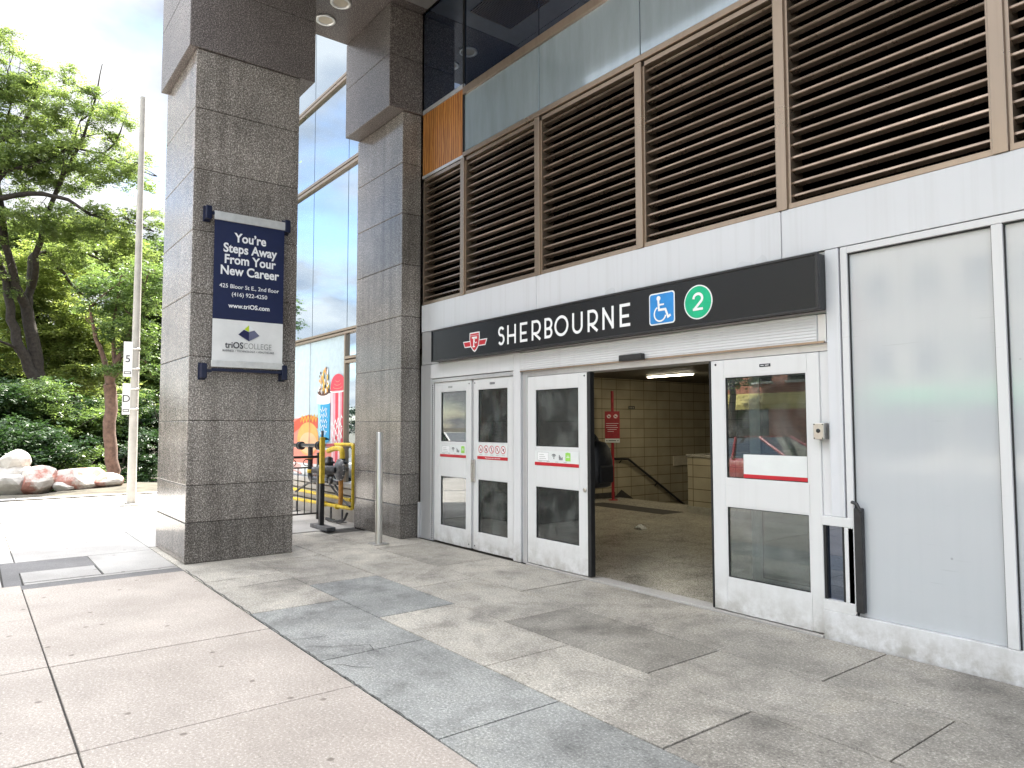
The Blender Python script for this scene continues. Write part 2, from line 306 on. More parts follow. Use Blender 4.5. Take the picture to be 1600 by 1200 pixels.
def leafmat(name, dark, light, trans=0.5):
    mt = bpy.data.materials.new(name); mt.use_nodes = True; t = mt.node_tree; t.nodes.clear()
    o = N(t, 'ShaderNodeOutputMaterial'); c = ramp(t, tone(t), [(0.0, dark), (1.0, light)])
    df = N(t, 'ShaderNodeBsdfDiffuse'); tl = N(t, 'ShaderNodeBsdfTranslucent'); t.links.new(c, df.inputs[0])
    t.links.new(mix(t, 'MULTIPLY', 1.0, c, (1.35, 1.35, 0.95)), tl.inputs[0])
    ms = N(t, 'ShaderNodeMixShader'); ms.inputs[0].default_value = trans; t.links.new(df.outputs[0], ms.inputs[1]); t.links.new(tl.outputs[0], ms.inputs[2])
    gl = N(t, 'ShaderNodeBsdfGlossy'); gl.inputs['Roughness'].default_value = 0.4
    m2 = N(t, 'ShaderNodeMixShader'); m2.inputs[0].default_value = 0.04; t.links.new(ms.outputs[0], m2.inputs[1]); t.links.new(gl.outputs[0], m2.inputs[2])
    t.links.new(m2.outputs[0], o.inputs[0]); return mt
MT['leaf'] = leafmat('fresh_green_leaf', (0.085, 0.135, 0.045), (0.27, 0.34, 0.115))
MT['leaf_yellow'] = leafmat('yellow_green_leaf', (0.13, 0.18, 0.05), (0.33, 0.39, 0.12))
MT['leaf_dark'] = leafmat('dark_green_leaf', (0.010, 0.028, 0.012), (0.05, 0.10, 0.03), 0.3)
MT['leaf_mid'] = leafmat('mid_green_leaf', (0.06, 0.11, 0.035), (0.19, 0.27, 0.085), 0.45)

# ------------------------------------------------------------------ mesh builder
class MB:
    def __init__(s): s.v = []; s.f = []; s.t = []; s.sm = []
    def add(s, vs, fs, tone=1.0, smooth=False):
        o = len(s.v); s.v += [tuple(p) for p in vs]
        for f in fs: s.f.append(tuple(i+o for i in f)); s.t.append(tone); s.sm.append(smooth)
        return s
    def box(s, x0, x1, y0, y1, z0, z1, bev=0.0, tone=1.0, M=None):
        if x0 > x1: x0, x1 = x1, x0
        if y0 > y1: y0, y1 = y1, y0
        if z0 > z1: z0, z1 = z1, z0
        vs = [(x0,y0,z0),(x1,y0,z0),(x1,y1,z0),(x0,y1,z0),(x0,y0,z1),(x1,y0,z1),(x1,y1,z1),(x0,y1,z1)]
        fs = [(0,3,2,1),(4,5,6,7),(0,1,5,4),(1,2,6,5),(2,3,7,6),(3,0,4,7)]
        if bev > 0:
            bm = bmesh.new(); bv = [bm.verts.new(p) for p in vs]
            for f in fs: bm.faces.new([bv[i] for i in f])
            bmesh.ops.bevel(bm, geom=bm.edges[:], offset=bev, segments=2, profile=0.5, affect='EDGES')
            bm.verts.index_update(); vs = [v.co.copy() for v in bm.verts]; fs = [[v.index for v in f.verts] for f in bm.faces]; bm.free()
        if M is not None: vs = [M @ Vector(p) for p in vs]
        return s.add(vs, fs, tone)
    def tube(s, pts, rad, n=10, cap=True, tone=1.0, smooth=True):
        pts = [Vector(p) for p in pts]
        if not hasattr(rad, '__len__'): rad = [rad]*len(pts)
        tang = []
        for i in range(len(pts)):
            a = pts[max(0, i-1)]; b = pts[min(len(pts)-1, i+1)]; tang.append((b-a).normalized())
        ref = Vector((0, 0, 1)) if abs(tang[0].z) < 0.9 else Vector((1, 0, 0))
        u = tang[0].cross(ref).normalized(); vs = []
        for i, p in enumerate(pts):
            u = (u - tang[i]*u.dot(tang[i])).normalized(); w = tang[i].cross(u)
            for k in range(n):
                a = 2*pi*k/n; vs.append(p + (u*cos(a)+w*sin(a))*rad[i])
        fs = []
        for i in range(len(pts)-1):
            for k in range(n):
                a = i*n+k; b = i*n+(k+1) % n; fs.append((a, b, b+n, a+n))
        s.add(vs, fs, tone, smooth)
        if cap:
            L = (len(pts)-1)*n
            s.add(vs[:n], [tuple(range(n-1, -1, -1))], tone); s.add(vs[L:], [tuple(range(n))], tone)
        return s
    def lathe(s, c, axis, prof, n=24, tone=1.0):
        c = Vector(c); ax = Vector(axis).normalized(); ref = Vector((0,0,1)) if abs(ax.z) < 0.9 else Vector((1,0,0))
        u = ax.cross(ref).normalized(); w = ax.cross(u); vs = []; fs = []
        for (h, r) in prof:
            for k in range(n): a = 2*pi*k/n; vs.append(c+ax*h+(u*cos(a)+w*sin(a))*max(r, 1e-4))
        for i in range(len(prof)-1):
            for k in range(n):
                a = i*n+k; b = i*n+(k+1) % n; fs.append((a, b, b+n, a+n))
        return s.add(vs, fs, tone, True)
    def build(s, name, mt, parent=None, label=None):
        me = bpy.data.meshes.new(name); off = Vector((0, 0, 0))
        if parent is not None: off = world_loc(parent)
        me.from_pydata([(p[0]-off.x, p[1]-off.y, p[2]-off.z) for p in s.v], [], s.f)
        a = me.attributes.new('tone', 'FLOAT', 'FACE'); a.data.foreach_set('value', s.t)
        me.polygons.foreach_set('use_smooth', s.sm); me.materials.append(MT[mt] if isinstance(mt, str) else mt); me.update()
        o = bpy.data.objects.new(name, me); C.objects.link(o)
        if parent is not None: o.parent = parent
        if label: o['label'] = label
        return o
def world_loc(o):
    v = Vector(o.location)
    while o.parent is not None: o = o.parent; v = v + Vector(o.location)
    return v
def tag(o, label=None, cat=None, group=None, kind=None):
    if label: o['label'] = label
    if cat: o['category'] = cat
    if group: o['group'] = group
    if kind: o['kind'] = kind
    return o
def thing(name, loc, label, cat, group=None):
    o = bpy.data.objects.new(name, None); o.empty_display_size = 0.2; C.objects.link(o); o.location = loc
    return tag(o, label, cat, group)
def struct(name, mb, mt): return tag(mb.build(name, mt), kind='structure')
def copy_tree(o, parent=None):
    c = o.copy(); C.objects.link(c)
    if parent is not None: c.parent = parent
    for ch in list(o.children): copy_tree(ch, c)
    return c

class Flat:
    """shapes drawn on a real plane: origin O, axes U, V (metres); every shape is a thin raised piece"""
    def __init__(s, O, U, V, th=0.002): s.O = Vector(O); s.U = Vector(U); s.V = Vector(V); s.n = s.U.cross(s.V).normalized(); s.th = th; s.mbs = {}; s.cnt = 0
    def P(s, u, v, h=0.0): return s.O+s.U*u+s.V*v+s.n*h
    def mb(s, key): return s.mbs.setdefault(key, MB())
    def poly(s, key, pts, h=0.002):
        n = len(pts); A = sum(pts[i][0]*pts[(i+1) % n][1]-pts[(i+1) % n][0]*pts[i][1] for i in range(n))
        if A < 0: pts = pts[::-1]
        s.mb(key).add([s.P(u, v, h) for u, v in pts]+[s.P(u, v, h-s.th) for u, v in pts], [tuple(range(n))]+[(i, n+i, n+(i+1) % n, (i+1) % n) for i in range(n)])
    def rect(s, key, u0, v0, u1, v1, h=0.002): s.poly(key, [(u0, v0), (u1, v0), (u1, v1), (u0, v1)], h)
    def rrect(s, key, u0, v0, u1, v1, r, h=0.002):
        pts = []
        for cx, cy, a0 in ((u1-r, v0+r, -90), (u1-r, v1-r, 0), (u0+r, v1-r, 90), (u0+r, v0+r, 180)):
            for k in range(7): a = radians(a0+15*k); pts.append((cx+r*cos(a), cy+r*sin(a)))
        s.poly(key, pts, h)
    def disc(s, key, u, v, r, h=0.002, n=40, ry=None):
        ry = ry or r; s.poly(key, [(u+r*cos(2*pi*k/n), v+ry*sin(2*pi*k/n)) for k in range(n)], h)
    def ribbon(s, key, pts, w, h=0.002, closed=False):
        P = [Vector((a, b)) for a, b in pts]; n = len(P); L = []; R = []
        for i in range(n):
            a = P[i-1] if (i > 0 or closed) else None; b = P[(i+1) % n] if (i < n-1 or closed) else None
            if a is None: d = (b-P[i]).normalized(); nn = Vector((-d.y, d.x)); sc = 1
            elif b is None: d = (P[i]-a).normalized(); nn = Vector((-d.y, d.x)); sc = 1
            else:
                d1 = (P[i]-a).normalized(); d2 = (b-P[i]).normalized(); n1 = Vector((-d1.y, d1.x)); n2 = Vector((-d2.y, d2.x))
                nn = (n1+n2); nn = nn.normalized() if nn.length > 1e-6 else n1; sc = min(2.5, 1/max(0.3, nn.dot(n1)))
            L.append(P[i]+nn*w/2*sc); R.append(P[i]-nn*w/2*sc)
        vs = [s.P(p.x, p.y, h) for p in L]+[s.P(p.x, p.y, h) for p in R]
        s.cnt += 1; h += (s.cnt % 12)*0.00009
        vs = [s.P(p.x, p.y, h) for p in L]+[s.P(p.x, p.y, h) for p in R]
        m_ = n if closed else n-1
        s.mb(key).add(vs, [(i, n+i, n+(i+1) % n, (i+1) % n) for i in range(m_)])
    def arc(s, key, u, v, r, a0, a1, w, h=0.002, n=24, ry=None):
        ry = ry or r; s.ribbon(key, [(u+r*cos(radians(a0+(a1-a0)*k/n)), v+ry*sin(radians(a0+(a1-a0)*k/n))) for k in range(n+1)], w, h)
    def text(s, key, body, u, v, size, h=0.003, align='CENTER', bold=0.0, xs=1.0, spacing=1.0):
        cu = bpy.data.curves.new('lettering', 'FONT'); cu.body = body; cu.size = size; cu.align_x = align; cu.align_y = 'CENTER'; cu.offset = bold; cu.extrude = 0.0008
        cu.space_character = spacing; cu.resolution_u = 4
        o = bpy.data.objects.new('lettering', cu); C.objects.link(o); dg = bpy.context.evaluated_depsgraph_get(); dg.update()
        me = bpy.data.meshes.new_from_object(o.evaluated_get(dg))
        s.mb(key).add([s.P(u+p.co.x*xs, v+p.co.y, h+p.co.z) for p in me.vertices], [tuple(p.vertices) for p in me.polygons])
        bpy.data.objects.remove(o); bpy.data.curves.remove(cu); bpy.data.meshes.remove(me)
    def build(s, names, parent):
        """names: key -> part name; the key is the material"""
        return {k: mb.build(names.get(k, 'print') if isinstance(names, dict) else names, k, parent) for k, mb in s.mbs.items()}

exec_order = []
# ------------------------------------------------------------------ ground, road, paving
g = MB(); g.add([(-400,-400,-0.35),(400,-400,-0.35),(400,400,-0.35),(-400,400,-0.35)], [(0,1,2,3)]); struct('ground', g, 'soil')
r = MB(); r.add([(-120,-15.6,-0.15),(120,-15.6,-0.15),(120,-3.3,-0.15),(-120,-3.3,-0.15)], [(0,1,2,3)]); struct('road', r, 'asphalt')
ln = MB()
for x in range(-100, 100, 6): ln.add([(x,-9.5,-0.146),(x+3,-9.5,-0.146),(x+3,-9.38,-0.146),(x,-9.38,-0.146)], [(0,1,2,3)])
struct('road_marking', ln, 'ink_white')
k = MB()
for i in range(-12, 12): k.box(i*2.5+0.004, i*2.5+2.496, -3.3, -3.12, -0.3, 0.0, 0.012, random.uniform(.92, 1.05))
struct('kerb', k, 'concrete_pale')
k = MB()
for i in range(-16, 12): k.box(i*2.5+0.004, i*2.5+2.496, -15.78, -15.6, -0.3, 0.0, 0.012)
k.box(-40, 30, -22.0, -15.78, -0.3, -0.004, 0, 1.0); struct('far_pavement', k, 'concrete_pale')
jd = MB(); jd.box(-18.6, 9.0, -3.12, 5.30, -0.30, -0.016); struct('pavement_bed', jd, 'joint')
G = 0.006
def slab(mb, x0, x1, y0, y1, tone=1.0, z=0.0, bev=0.004): mb.box(x0+G*random.uniform(.5, 1.2), x1-G, y0+G*random.uniform(.5, 1.2), y1-G, -0.06, z+random.uniform(-.002, .0015), bev, tone)
conc = MB()
ys = [-3.12, -1.55, 0.487, 1.94]
xs_rows = [[-8.62,-7.1,-5.63,-4.09,-2.6,-1.1,.4,1.9,3.4,9.0], [-8.62,-7.1,-5.62,-4.085,-2.56,-1.05,.45,1.95,9.0], [-8.40,-5.62,-4.085,-1.1,1.9,9.0]]
for j in range(3):
    for i in range(len(xs_rows[j])-1):
        slab(conc, xs_rows[j][i], xs_rows[j][i+1], ys[j], ys[j+1], random.uniform(.94, 1.05))
struct('sidewalk', conc, 'concrete')
pale = MB()
for (x0, x1, y0, y1, t_) in ((-12.40,-10.07,.50,1.94,.86),(-13.72,-12.40,.50,1.94,1.05),(-16.55,-14.2,.5,1.28,1.08),(-14.2,-13.72,.5,1.94,1.1),(-16.55,-14.2,1.28,1.94,1.12),(-18.3,-16.55,.5,1.94,1.05),
    (-18.3,-15.2,1.94,3.3,1.05),(-15.2,-13.6,1.94,3.3,1.1),(-13.6,-12.3,1.94,3.3,1.0),(-12.3,-10.3,1.94,3.3,.95),
    (-18.3,-15.2,3.3,5.2,1.0),(-15.2,-12.6,3.3,5.2,1.05),(-12.6,-10.3,3.3,5.2,1.0),
    (-12.4,-8.62,-1.55,.5,.95),(-16.0,-12.4,-1.55,.5,1.02),(-18.3,-16.0,-1.55,.5,1.0),(-18.3,-13.5,-3.12,-1.55,1.0),(-13.5,-8.62,-3.12,-1.55,.97)):
    if t_ == .95 and x1 == -8.62:
        slab(pale, x0, -10.08, y0, y1, t_); slab(pale, -10.08, -8.62, y0, 0.34, t_); continue
    slab(pale, x0, x1, y0, y1, t_)
slab(pale, -9.35, -8.74, .51, 1.21, .78); slab(pale, -8.72, -8.62, .51, 1.94, .74); slab(pale, -10.07, -8.74, 1.225, 1.94, .84)
struct('pale_pavement', pale, 'concrete_pale')
pt = MB()
pt.add([(-10.07,.36,-.004),(-8.6,.35,-.004),(-8.40,.36,-.004),(-8.39,1.97,-.004),(-8.60,2.0,-.004),(-8.62,.495,-.004),(-9.35,.505,-.004),(-9.33,1.215,-.004),(-10.07,1.215,-.004)], [(0,1,2,3,4,5,6,7,8)])
pt.box(-10.08,-9.35,.36,1.22,-.05,-.0045); pt.box(-8.62,-8.40,.36,1.95,-.05,-.0048)
struct('asphalt_patch', pt, 'patch')
gp = MB(); gb = MB()
rows = [1.94, 2.755, 3.5, 4.245, 5.10]
shift = [0.0, 0.0, 0.74, 0.0]
for j in range(4):
    x = -10.2 + (0.0 if j in (1, 3) else -0.76)
    xsj = []
    while x < 9: xsj.append(x); x += 1.503
    for i in range(len(xsj)-1):
        x0, x1 = xsj[i]+0.31, xsj[i+1]+0.31
        if x1 < -10.2: continue
        x0 = max(x0, -10.25)
        blue = (j == 0 and -7.6 < x0 < -2.9) or (j == 1 and -7.5 < x0 < -6.5) or False
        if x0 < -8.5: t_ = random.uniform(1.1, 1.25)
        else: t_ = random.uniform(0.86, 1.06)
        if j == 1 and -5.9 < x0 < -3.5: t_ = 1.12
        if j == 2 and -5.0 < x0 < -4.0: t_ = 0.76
        slab(gb if blue else gp, x0, x1, rows[j], rows[j+1], t_*(0.95 if blue else 1), bev=0.0025)
struct('granite_paving', gp, 'paving'); struct('bluish_granite_paving', gb, 'paving_blue')
cr = MB()
def crack(pts, w):
    for a, b in zip(pts, pts[1:]):
        d = Vector((b[0]-a[0], b[1]-a[1], 0)); n_ = Vector((-d.y, d.x, 0)).normalized()*w/2
        A = Vector((a[0], a[1], .0035)); B = Vector((b[0], b[1], .0035)); cr.add([A+n_, A-n_, B-n_, B+n_], [(0,1,2,3)])
def jag(a, b, n, amp):
    P = []
    for i in range(n+1):
        t_ = i/n; P.append((a[0]+(b[0]-a[0])*t_+random.uniform(-amp, amp), a[1]+(b[1]-a[1])*t_+random.uniform(-amp, amp)))
    return P
crack(jag((-5.0, 1.97), (-4.75, 2.35), 6, .02), .006); crack(jag((-4.75, 2.35), (-4.55, 2.33), 4, .015), .006); crack(jag((-4.5, 1.98), (-4.28, 2.16), 5, .02), .006)
crack(jag((-7.2, 2.15), (-7.24, 2.75), 8, .015), .011); crack(jag((-5.2, 1.98), (-5.15, 2.2), 4, .015), .006); crack(jag((-5.9, 1.945), (-3.2, 1.94), 60, .008), .010)
crack(jag((-8.4, 1.955), (-5.9, 1.95), 24, .01), .012); crack(jag((-5.6, 3.1), (-5.2, 3.5), 6, .015), .004)
struct('pavement_cracks', cr, 'crack')
# bank beyond the pavement
bk = MB(); nx, ny = 40, 40
for i in range(nx+1):
    for j in range(ny+1):
        x = -18.25-i*1.2; y = -14+j*1.1
        d = i*1.2
        z = 0.02-1.1*min(max(d-2.5, 0), 10)/10+0.10*sin(x*1.3+y*.7)*min(1, d/3)+0.08*sin(y*1.9-x*.4)*min(1, d/3)
        bk.v.append((x, y, z))
for i in range(nx):
    for j in range(ny):
        a = i*(ny+1)+j; bk.f.append((a, a+ny+1, a+ny+2, a+1)); bk.t.append(1.0); bk.sm.append(True)
struct('bank', bk, 'soil')
kb = MB()
for i in range(9):
    kb.box(-18.62, -18.30, -3.1+i*1.0+.005, -2.1+i*1.0-.005, -.2, .03, .012)
struct('edging_stone', kb, 'concrete_pale')

# ------------------------------------------------------------------ the station building
Y0 = 5.12
B = thing('station_building', (-5.5, Y0, 0), 'concrete and glass station building with speckled granite pillars, bronze louvres and white entrance doors', 'building')
def course_pillar(name, x0, x1, y0, y1, zs, topname, hx0, hx1, hy0, hy1, hz, label):
    mb = MB(); mb.box(x0+.012, x1-.012, y0+.012, y1-.012, -.1, hz[0]+.02, 0, .15)
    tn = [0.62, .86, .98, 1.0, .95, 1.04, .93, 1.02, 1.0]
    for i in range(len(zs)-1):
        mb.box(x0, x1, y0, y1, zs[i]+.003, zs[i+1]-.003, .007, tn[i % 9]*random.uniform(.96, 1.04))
    p = mb.build(name, 'granite', B, label)
    hd = MB(); hd.box(hx0+.015, hx1-.015, hy0+.015, hy1-.015, hz[0]+.02, hz[-1]-.01, 0, .15)
    for i in range(len(hz)-1): hd.box(hx0, hx1, hy0, hy1, hz[i]+.003, hz[i+1]-.003, .008, random.uniform(.9, 1.05))
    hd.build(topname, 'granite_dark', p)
    return p
zs = [0, .465, .891, 1.638, 2.386, 3.128, 3.875, 4.610, 5.345, 6.06]
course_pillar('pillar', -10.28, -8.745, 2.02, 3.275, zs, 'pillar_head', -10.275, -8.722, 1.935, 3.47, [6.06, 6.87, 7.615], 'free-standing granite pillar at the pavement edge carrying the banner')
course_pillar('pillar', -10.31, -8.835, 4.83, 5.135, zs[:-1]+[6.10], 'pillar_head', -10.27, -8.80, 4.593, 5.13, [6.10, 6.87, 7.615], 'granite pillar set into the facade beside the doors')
sf = MB(); sf.box(-10.26, -8.66, 3.47, 5.115, 7.62, 7.70); sf.box(-10.26, -8.66, 1.935, 3.47, 7.62, 7.70)
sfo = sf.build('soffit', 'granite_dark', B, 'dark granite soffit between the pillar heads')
sm_ = MB()
for i in range(11):
    for j in range(2): sm_.box(-8.655+i*1.52+.006, -8.655+(i+1)*1.52-.006, 1.94+j*1.59+.006, 1.94+(j+1)*1.59-.006, 7.622, 7.70)
sm_.build('soffit', 'soffit', B, 'grey metal soffit above the entrance')
for x, y in ((-9.79, 4.04), (-9.25, 4.04), (-6.2, 3.6), (-3.2, 3.6), (-.2, 3.6)):
    d = MB(); d.lathe((x, y, 7.62), (0, 0, -1), [(0, .15), (.018, .15), (.022, .135), (.02, .11), (0.008, .10)], 28)
    dl = d.build('downlight', 'railsilver', B)
    d2 = MB(); d2.lathe((x, y, 7.62), (0, 0, -1), [(.010, .105), (.012, .06), (.012, 0)], 28); d2.build('lens', 'lens', dl)
vn = MB(); vn.box(-8.3, -7.4, 3.9, 4.65, 7.60, 7.619)
for i in range(22): vn.box(-8.28, -7.42, 3.92+i*.033, 3.935+i*.033, 7.585, 7.60)
vn.build('soffit_vent', 'bronze', B)
up_ = MB(); up_.box(-10.26, 8.0, 1.93, 5.2, 7.72, 12.0, 0); up_.box(-14.5, 8.0, 5.32, 24, 2.78, 12.0)
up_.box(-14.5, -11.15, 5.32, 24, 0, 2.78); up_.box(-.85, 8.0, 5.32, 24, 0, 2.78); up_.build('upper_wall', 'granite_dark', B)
for zf in (9.0,):
    for i in range(12):
        w = MB(); w.box(-10.1+i*1.5, -8.75+i*1.5, 1.905, 1.93, zf, zf+1.7); w.build('window', 'curtain', B)
    
# fascia
for i, (a, b) in enumerate(((-8.77, -6.20), (-6.193, -3.119), (-3.112, -.034), (-.027, 3.05), (3.057, 8.0))):
    f = MB(); f.box(a, b, Y0, Y0+.1, 2.905, 3.288, .003); f.build('fascia_panel', 'fascia', B)
tb = MB(); tb.box(-8.505, -2.765, Y0+.03, Y0+.1, 2.43, 2.90); tb.build('sign_backing', 'white', B)
# louvres
mull_x = [-7.71, -6.155, -4.60, -3.085, -1.575, -.055, 1.465, 2.985]
def louver(x0, x1):
    mb = MB(); mb.box(x0, x1, Y0+.34, Y0+.36, 3.29, 5.14, 0, .2)
    zb = 3.395
    for i in range(17):
        z = zb+i*.1025
        # blade: vertical nose with return lip, then a plate rising inwards
        y = Y0+.035; j = random.uniform(-.002, .002)
        pr = [(y, z-.002), (y+.003, z+.014), (y+.016, z+.021), (y+.15, z+.070), (y+.15, z+.062), (y+.020, z+.010), (y+.008, z-.006)]
        j2 = random.uniform(-.0035, .0035); yj = random.uniform(-.003, .003)
        vs = [(x0, a+yj, b+j) for a, b in pr]+[((x0+x1)/2, a+yj, b+(j+j2)/2+random.uniform(-.002, .001)) for a, b in pr]+[(x1, a-yj, b+j2) for a, b in pr]; n = len(pr)
        mb.add(vs, [tuple(range(n))[::-1], tuple(range(2*n, 3*n))]+[(o_*n+q, o_*n+(q+1) % n, (o_+1)*n+(q+1) % n, (o_+1)*n+q) for q in range(n) for o_ in (0, 1)], random.uniform(.72, 1.25))
        # leg added under the nose, toned dark to paint the brown shade gradient
        lg = [(y+.012, z-.004), (y+.044, z-.021), (y+.047, z-.018), (y+.017, z+.000)]
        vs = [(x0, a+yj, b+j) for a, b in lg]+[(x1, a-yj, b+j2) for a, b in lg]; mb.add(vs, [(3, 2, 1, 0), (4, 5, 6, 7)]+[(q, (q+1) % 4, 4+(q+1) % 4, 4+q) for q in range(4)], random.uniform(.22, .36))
    o = mb.build('louvre', 'slat', B)
    dk = MB(); dk.box(x0, x1, Y0+.20, Y0+.22, 3.30, 5.13); dk.build('backing', 'dark', o)
    fr = MB(); fr.box(x0-.012, x0+.012, Y0+.012, Y0+.19, 3.33, 5.13); fr.box(x1-.012, x1+.012, Y0+.012, Y0+.19, 3.33, 5.13)
    fr.box(x0-.012, x1+.012, Y0+.006, Y0+.19, 3.292, 3.335, .003); fr.box(x0-.012, x1+.012, Y0+.012, Y0+.19, 5.085, 5.128)
    fr.build('frame', 'bronze', o)
edges = [-8.775]+mull_x
for i in range(len(edges)-1):
    louver(edges[i]+(.045 if i else .03), edges[i+1]-.06)
for i, x in enumerate(mull_x):
    mlb = MB(); mlb.box(x-.055, x+.032, Y0-.012, Y0+.19, 3.29, 5.135, .004); mlb.build('mullion', 'bronze', B)
    gp_ = MB(); gp_.box(x+.0325, x+.038, Y0+.05, Y0+.19, 3.29, 5.135); gp_.build('gasket', 'black', B)
pn = MB(); pn.box(-8.775, -7.735, Y0+.01, Y0+.05, 5.185, 6.085); pn.build('wood_panel', 'wood', B, 'orange plywood panel standing in for a glass pane')
for a, b, n_ in ((-7.705, 8.0, 0),):
    tb = MB(); tb.box(a, b, Y0-.015, Y0+.12, 5.14, 5.20, .004); tb.build('transom_bar', 'bronze', B)
    tb = MB(); tb.box(a, b, Y0-.015, Y0+.12, 5.99, 6.09, .004); tb.build('transom_bar', 'bronze', B)
for a, b in ((5.14, 5.18), (6.09, 6.15)): tb = MB(); tb.box(-8.78, -7.705, Y0+.0, Y0+.12, a, b, .004); tb.build('transom_bar', 'silver', B)
pxs = [-8.78]+mull_x
for i in range(len(pxs)-1):
    a, b = pxs[i]+.006, pxs[i+1]-.006
    if i: q = MB(); q.box(a, b, Y0+.02, Y0+.05, 5.20, 5.99, .003); q.build('spandrel_panel', 'spandrel', B)
    q = MB(); q.box(a, b, Y0+.02, Y0+.05, 6.09 if i else 6.15, 7.62, .003); q.build('window', 'navy', B)
q = MB(); q.box(-8.8, 8, Y0+.055, Y0+.15, 5.14, 7.7); q.build('backing_wall', 'dark', B)
q = MB()
for x in [-7.716]: q.box(x-.006, x+.01, Y0-.004, Y0+.05, 5.18, 7.62)
q.build('gasket', 'black', B)
# jambs, frames
def part(name, mt, *boxes, bev=.004, parent=None, label=None):
    mb = MB()
    for b_ in boxes: mb.box(*b_, bev)
    return mb.build(name, mt, parent or B, label)
part('jamb', 'silver', (-8.785, -8.51, Y0+.005, Y0+.12, 0.0, 2.43)); part('jamb', 'silver', (-8.805, -8.79, Y0-.03, Y0+.1, 0, .50))
part('jamb', 'silver', (-8.77, -8.31, Y0+.01, Y0+.12, 2.435, 2.90))
part('transom_panel', 'white', (-8.505, -6.632, Y0, Y0+.1, 2.228, 2.426))
part('door_frame', 'silver', (-8.508, -8.462, Y0+.012, Y0+.12, 0, 2.22), (-8.462, -6.652, Y0+.012, Y0+.12, 2.172, 2.22), (-6.652, -6.628, Y0+.012, Y0+.12, 0, 2.22))
part('mullion', 'white', (-6.622, -6.486, Y0-.004, Y0+.14, 0, 2.43))
part('mullion', 'silver', (-6.478, -6.40, Y0+.02, Y0+.14, 0, 2.17))

def door(name, x0, x1, z0, z1, y, gl, label=None, frame_mt='door_white', bev=.005):
    """gl: list of (x0,x1,z0,z1) glass openings from the bottom up"""
    mb = MB(); th = .045
    gx0 = gl[0][0]; gx1 = gl[0][1]
    mb.box(x0, gx0, y, y+th, z0, z1, bev); mb.box(gx1, x1, y, y+th, z0, z1, bev)
    cuts = [z0]+[v for g_ in gl for v in (g_[2], g_[3])]+[z1]
    for i in range(0, len(cuts), 2): mb.box(gx0+.0005, gx1-.0005, y+.0012, y+th-.0012, cuts[i], cuts[i+1], 0)
    for g_ in gl:   # bead round the glass
        for bb in ((g_[0], g_[0]+.012, g_[2], g_[3]), (g_[1]-.012, g_[1], g_[2], g_[3]), (g_[0]+.012, g_[1]-.012, g_[2], g_[2]+.012), (g_[0]+.012, g_[1]-.012, g_[3]-.012, g_[3])):
            mb.box(bb[0], bb[1], y+.004, y+.032, bb[2], bb[3], 0)
    d = mb.build(name, frame_mt, B, label)
    for g_ in gl:
        p = MB(); p.box(g_[0]+.01, g_[1]-.01, y+.02, y+.026, g_[2]+.01, g_[3]-.01); p.build('pane', 'glass', d)
        k_ = MB(); 
        for bb in ((g_[0]+.012, g_[0]+.018, g_[2]+.012, g_[3]-.012), (g_[1]-.018, g_[1]-.012, g_[2]+.012, g_[3]-.012), (g_[0]+.018, g_[1]-.018, g_[3]-.018, g_[3]-.012), (g_[0]+.018, g_[1]-.018, g_[2]+.012, g_[2]+.018)):
            k_.box(bb[0], bb[1], y+.010, y+.019, bb[2], bb[3])
        k_.build('gasket', 'black', d)
    return d
D1 = door('door', -8.455, -7.552, .012, 2.165, Y0+.03, [(-8.30, -7.665, .225, .905), (-8.30, -7.665, 1.352, 2.044)], 'left leaf of the closed swing doors')
D2 = door('door', -7.498, -6.658, .012, 2.165, Y0+.03, [(-7.41, -6.773, .228, .908), (-7.41, -6.773, 1.355, 2.044)], 'right leaf of the closed swing doors, with prohibition pictograms')
part('astragal', 'silver', (-7.552, -7.498, Y0+.05, Y0+.09, .012, 2.165))
hp = MB(); hp.box(-7.53, -7.452, Y0+.008, Y0+.03, .86, 1.147, .006); hp.tube([(-7.49, Y0-.012, 1.10), (-7.49, Y0-.012, .91)], .007); hp.box(-7.50, -7.48, Y0-.012, Y0+.01, 1.09, 1.105); hp.box(-7.50, -7.48, Y0-.012, Y0+.01, .905, .92)
hp.build('handle', 'steel', D2)
D3 = door('sliding_door', -6.388, -5.39, .02, 2.135, Y0+.02, [(-6.25, -5.517, .302, .901), (-6.25, -5.517, 1.33, 1.992)], 'half-open left sliding door panel beside the dark opening')
k_ = MB(); k_.box(-5.388, -5.338, Y0+.012, Y0+.075, .02, 2.135, .006); k_.build('edge_gasket', 'black', D3)
k_ = MB(); k_.lathe((-5.43, Y0+.02, .905), (0, -1, 0), [(0, .025), (.008, .025), (.012, .018), (.012, 0)]); k_.build('lock', 'steel', D3)
D4 = door('sliding_door', -3.830, -2.842, .02, 2.135, Y0+.02, [(-3.70, -2.942, .29, .90), (-3.70, -2.942, 1.122, 1.995)], 'right sliding door panel reflecting a red car')
k_ = MB(); k_.box(-3.846, -3.832, Y0+.012, Y0+.075, .02, 2.135, .004); k_.build('edge_gasket', 'black', D4)
# leaves parked behind the sliding panels
door('sliding_door', -6.60, -5.60, .02, 2.13, Y0+.15, [(-6.50, -5.66, .30, .90), (-6.50, -5.66, 1.12, 1.99)], 'inner panel parked behind the left sliding door')
door('sliding_door', -3.545, -2.70, .02, 2.13, Y0+.15, [(-3.46, -2.80, .30, .90), (-3.46, -2.80, 1.12, 1.99)], 'inner panel parked behind the right sliding door')
part('door_frame', 'white', (-2.842, -2.765, Y0+.034, Y0+.13, .90, 2.138))
part('header', 'silver', (-6.48, -2.77, Y0+.03, Y0+.25, 2.14, 2.205))
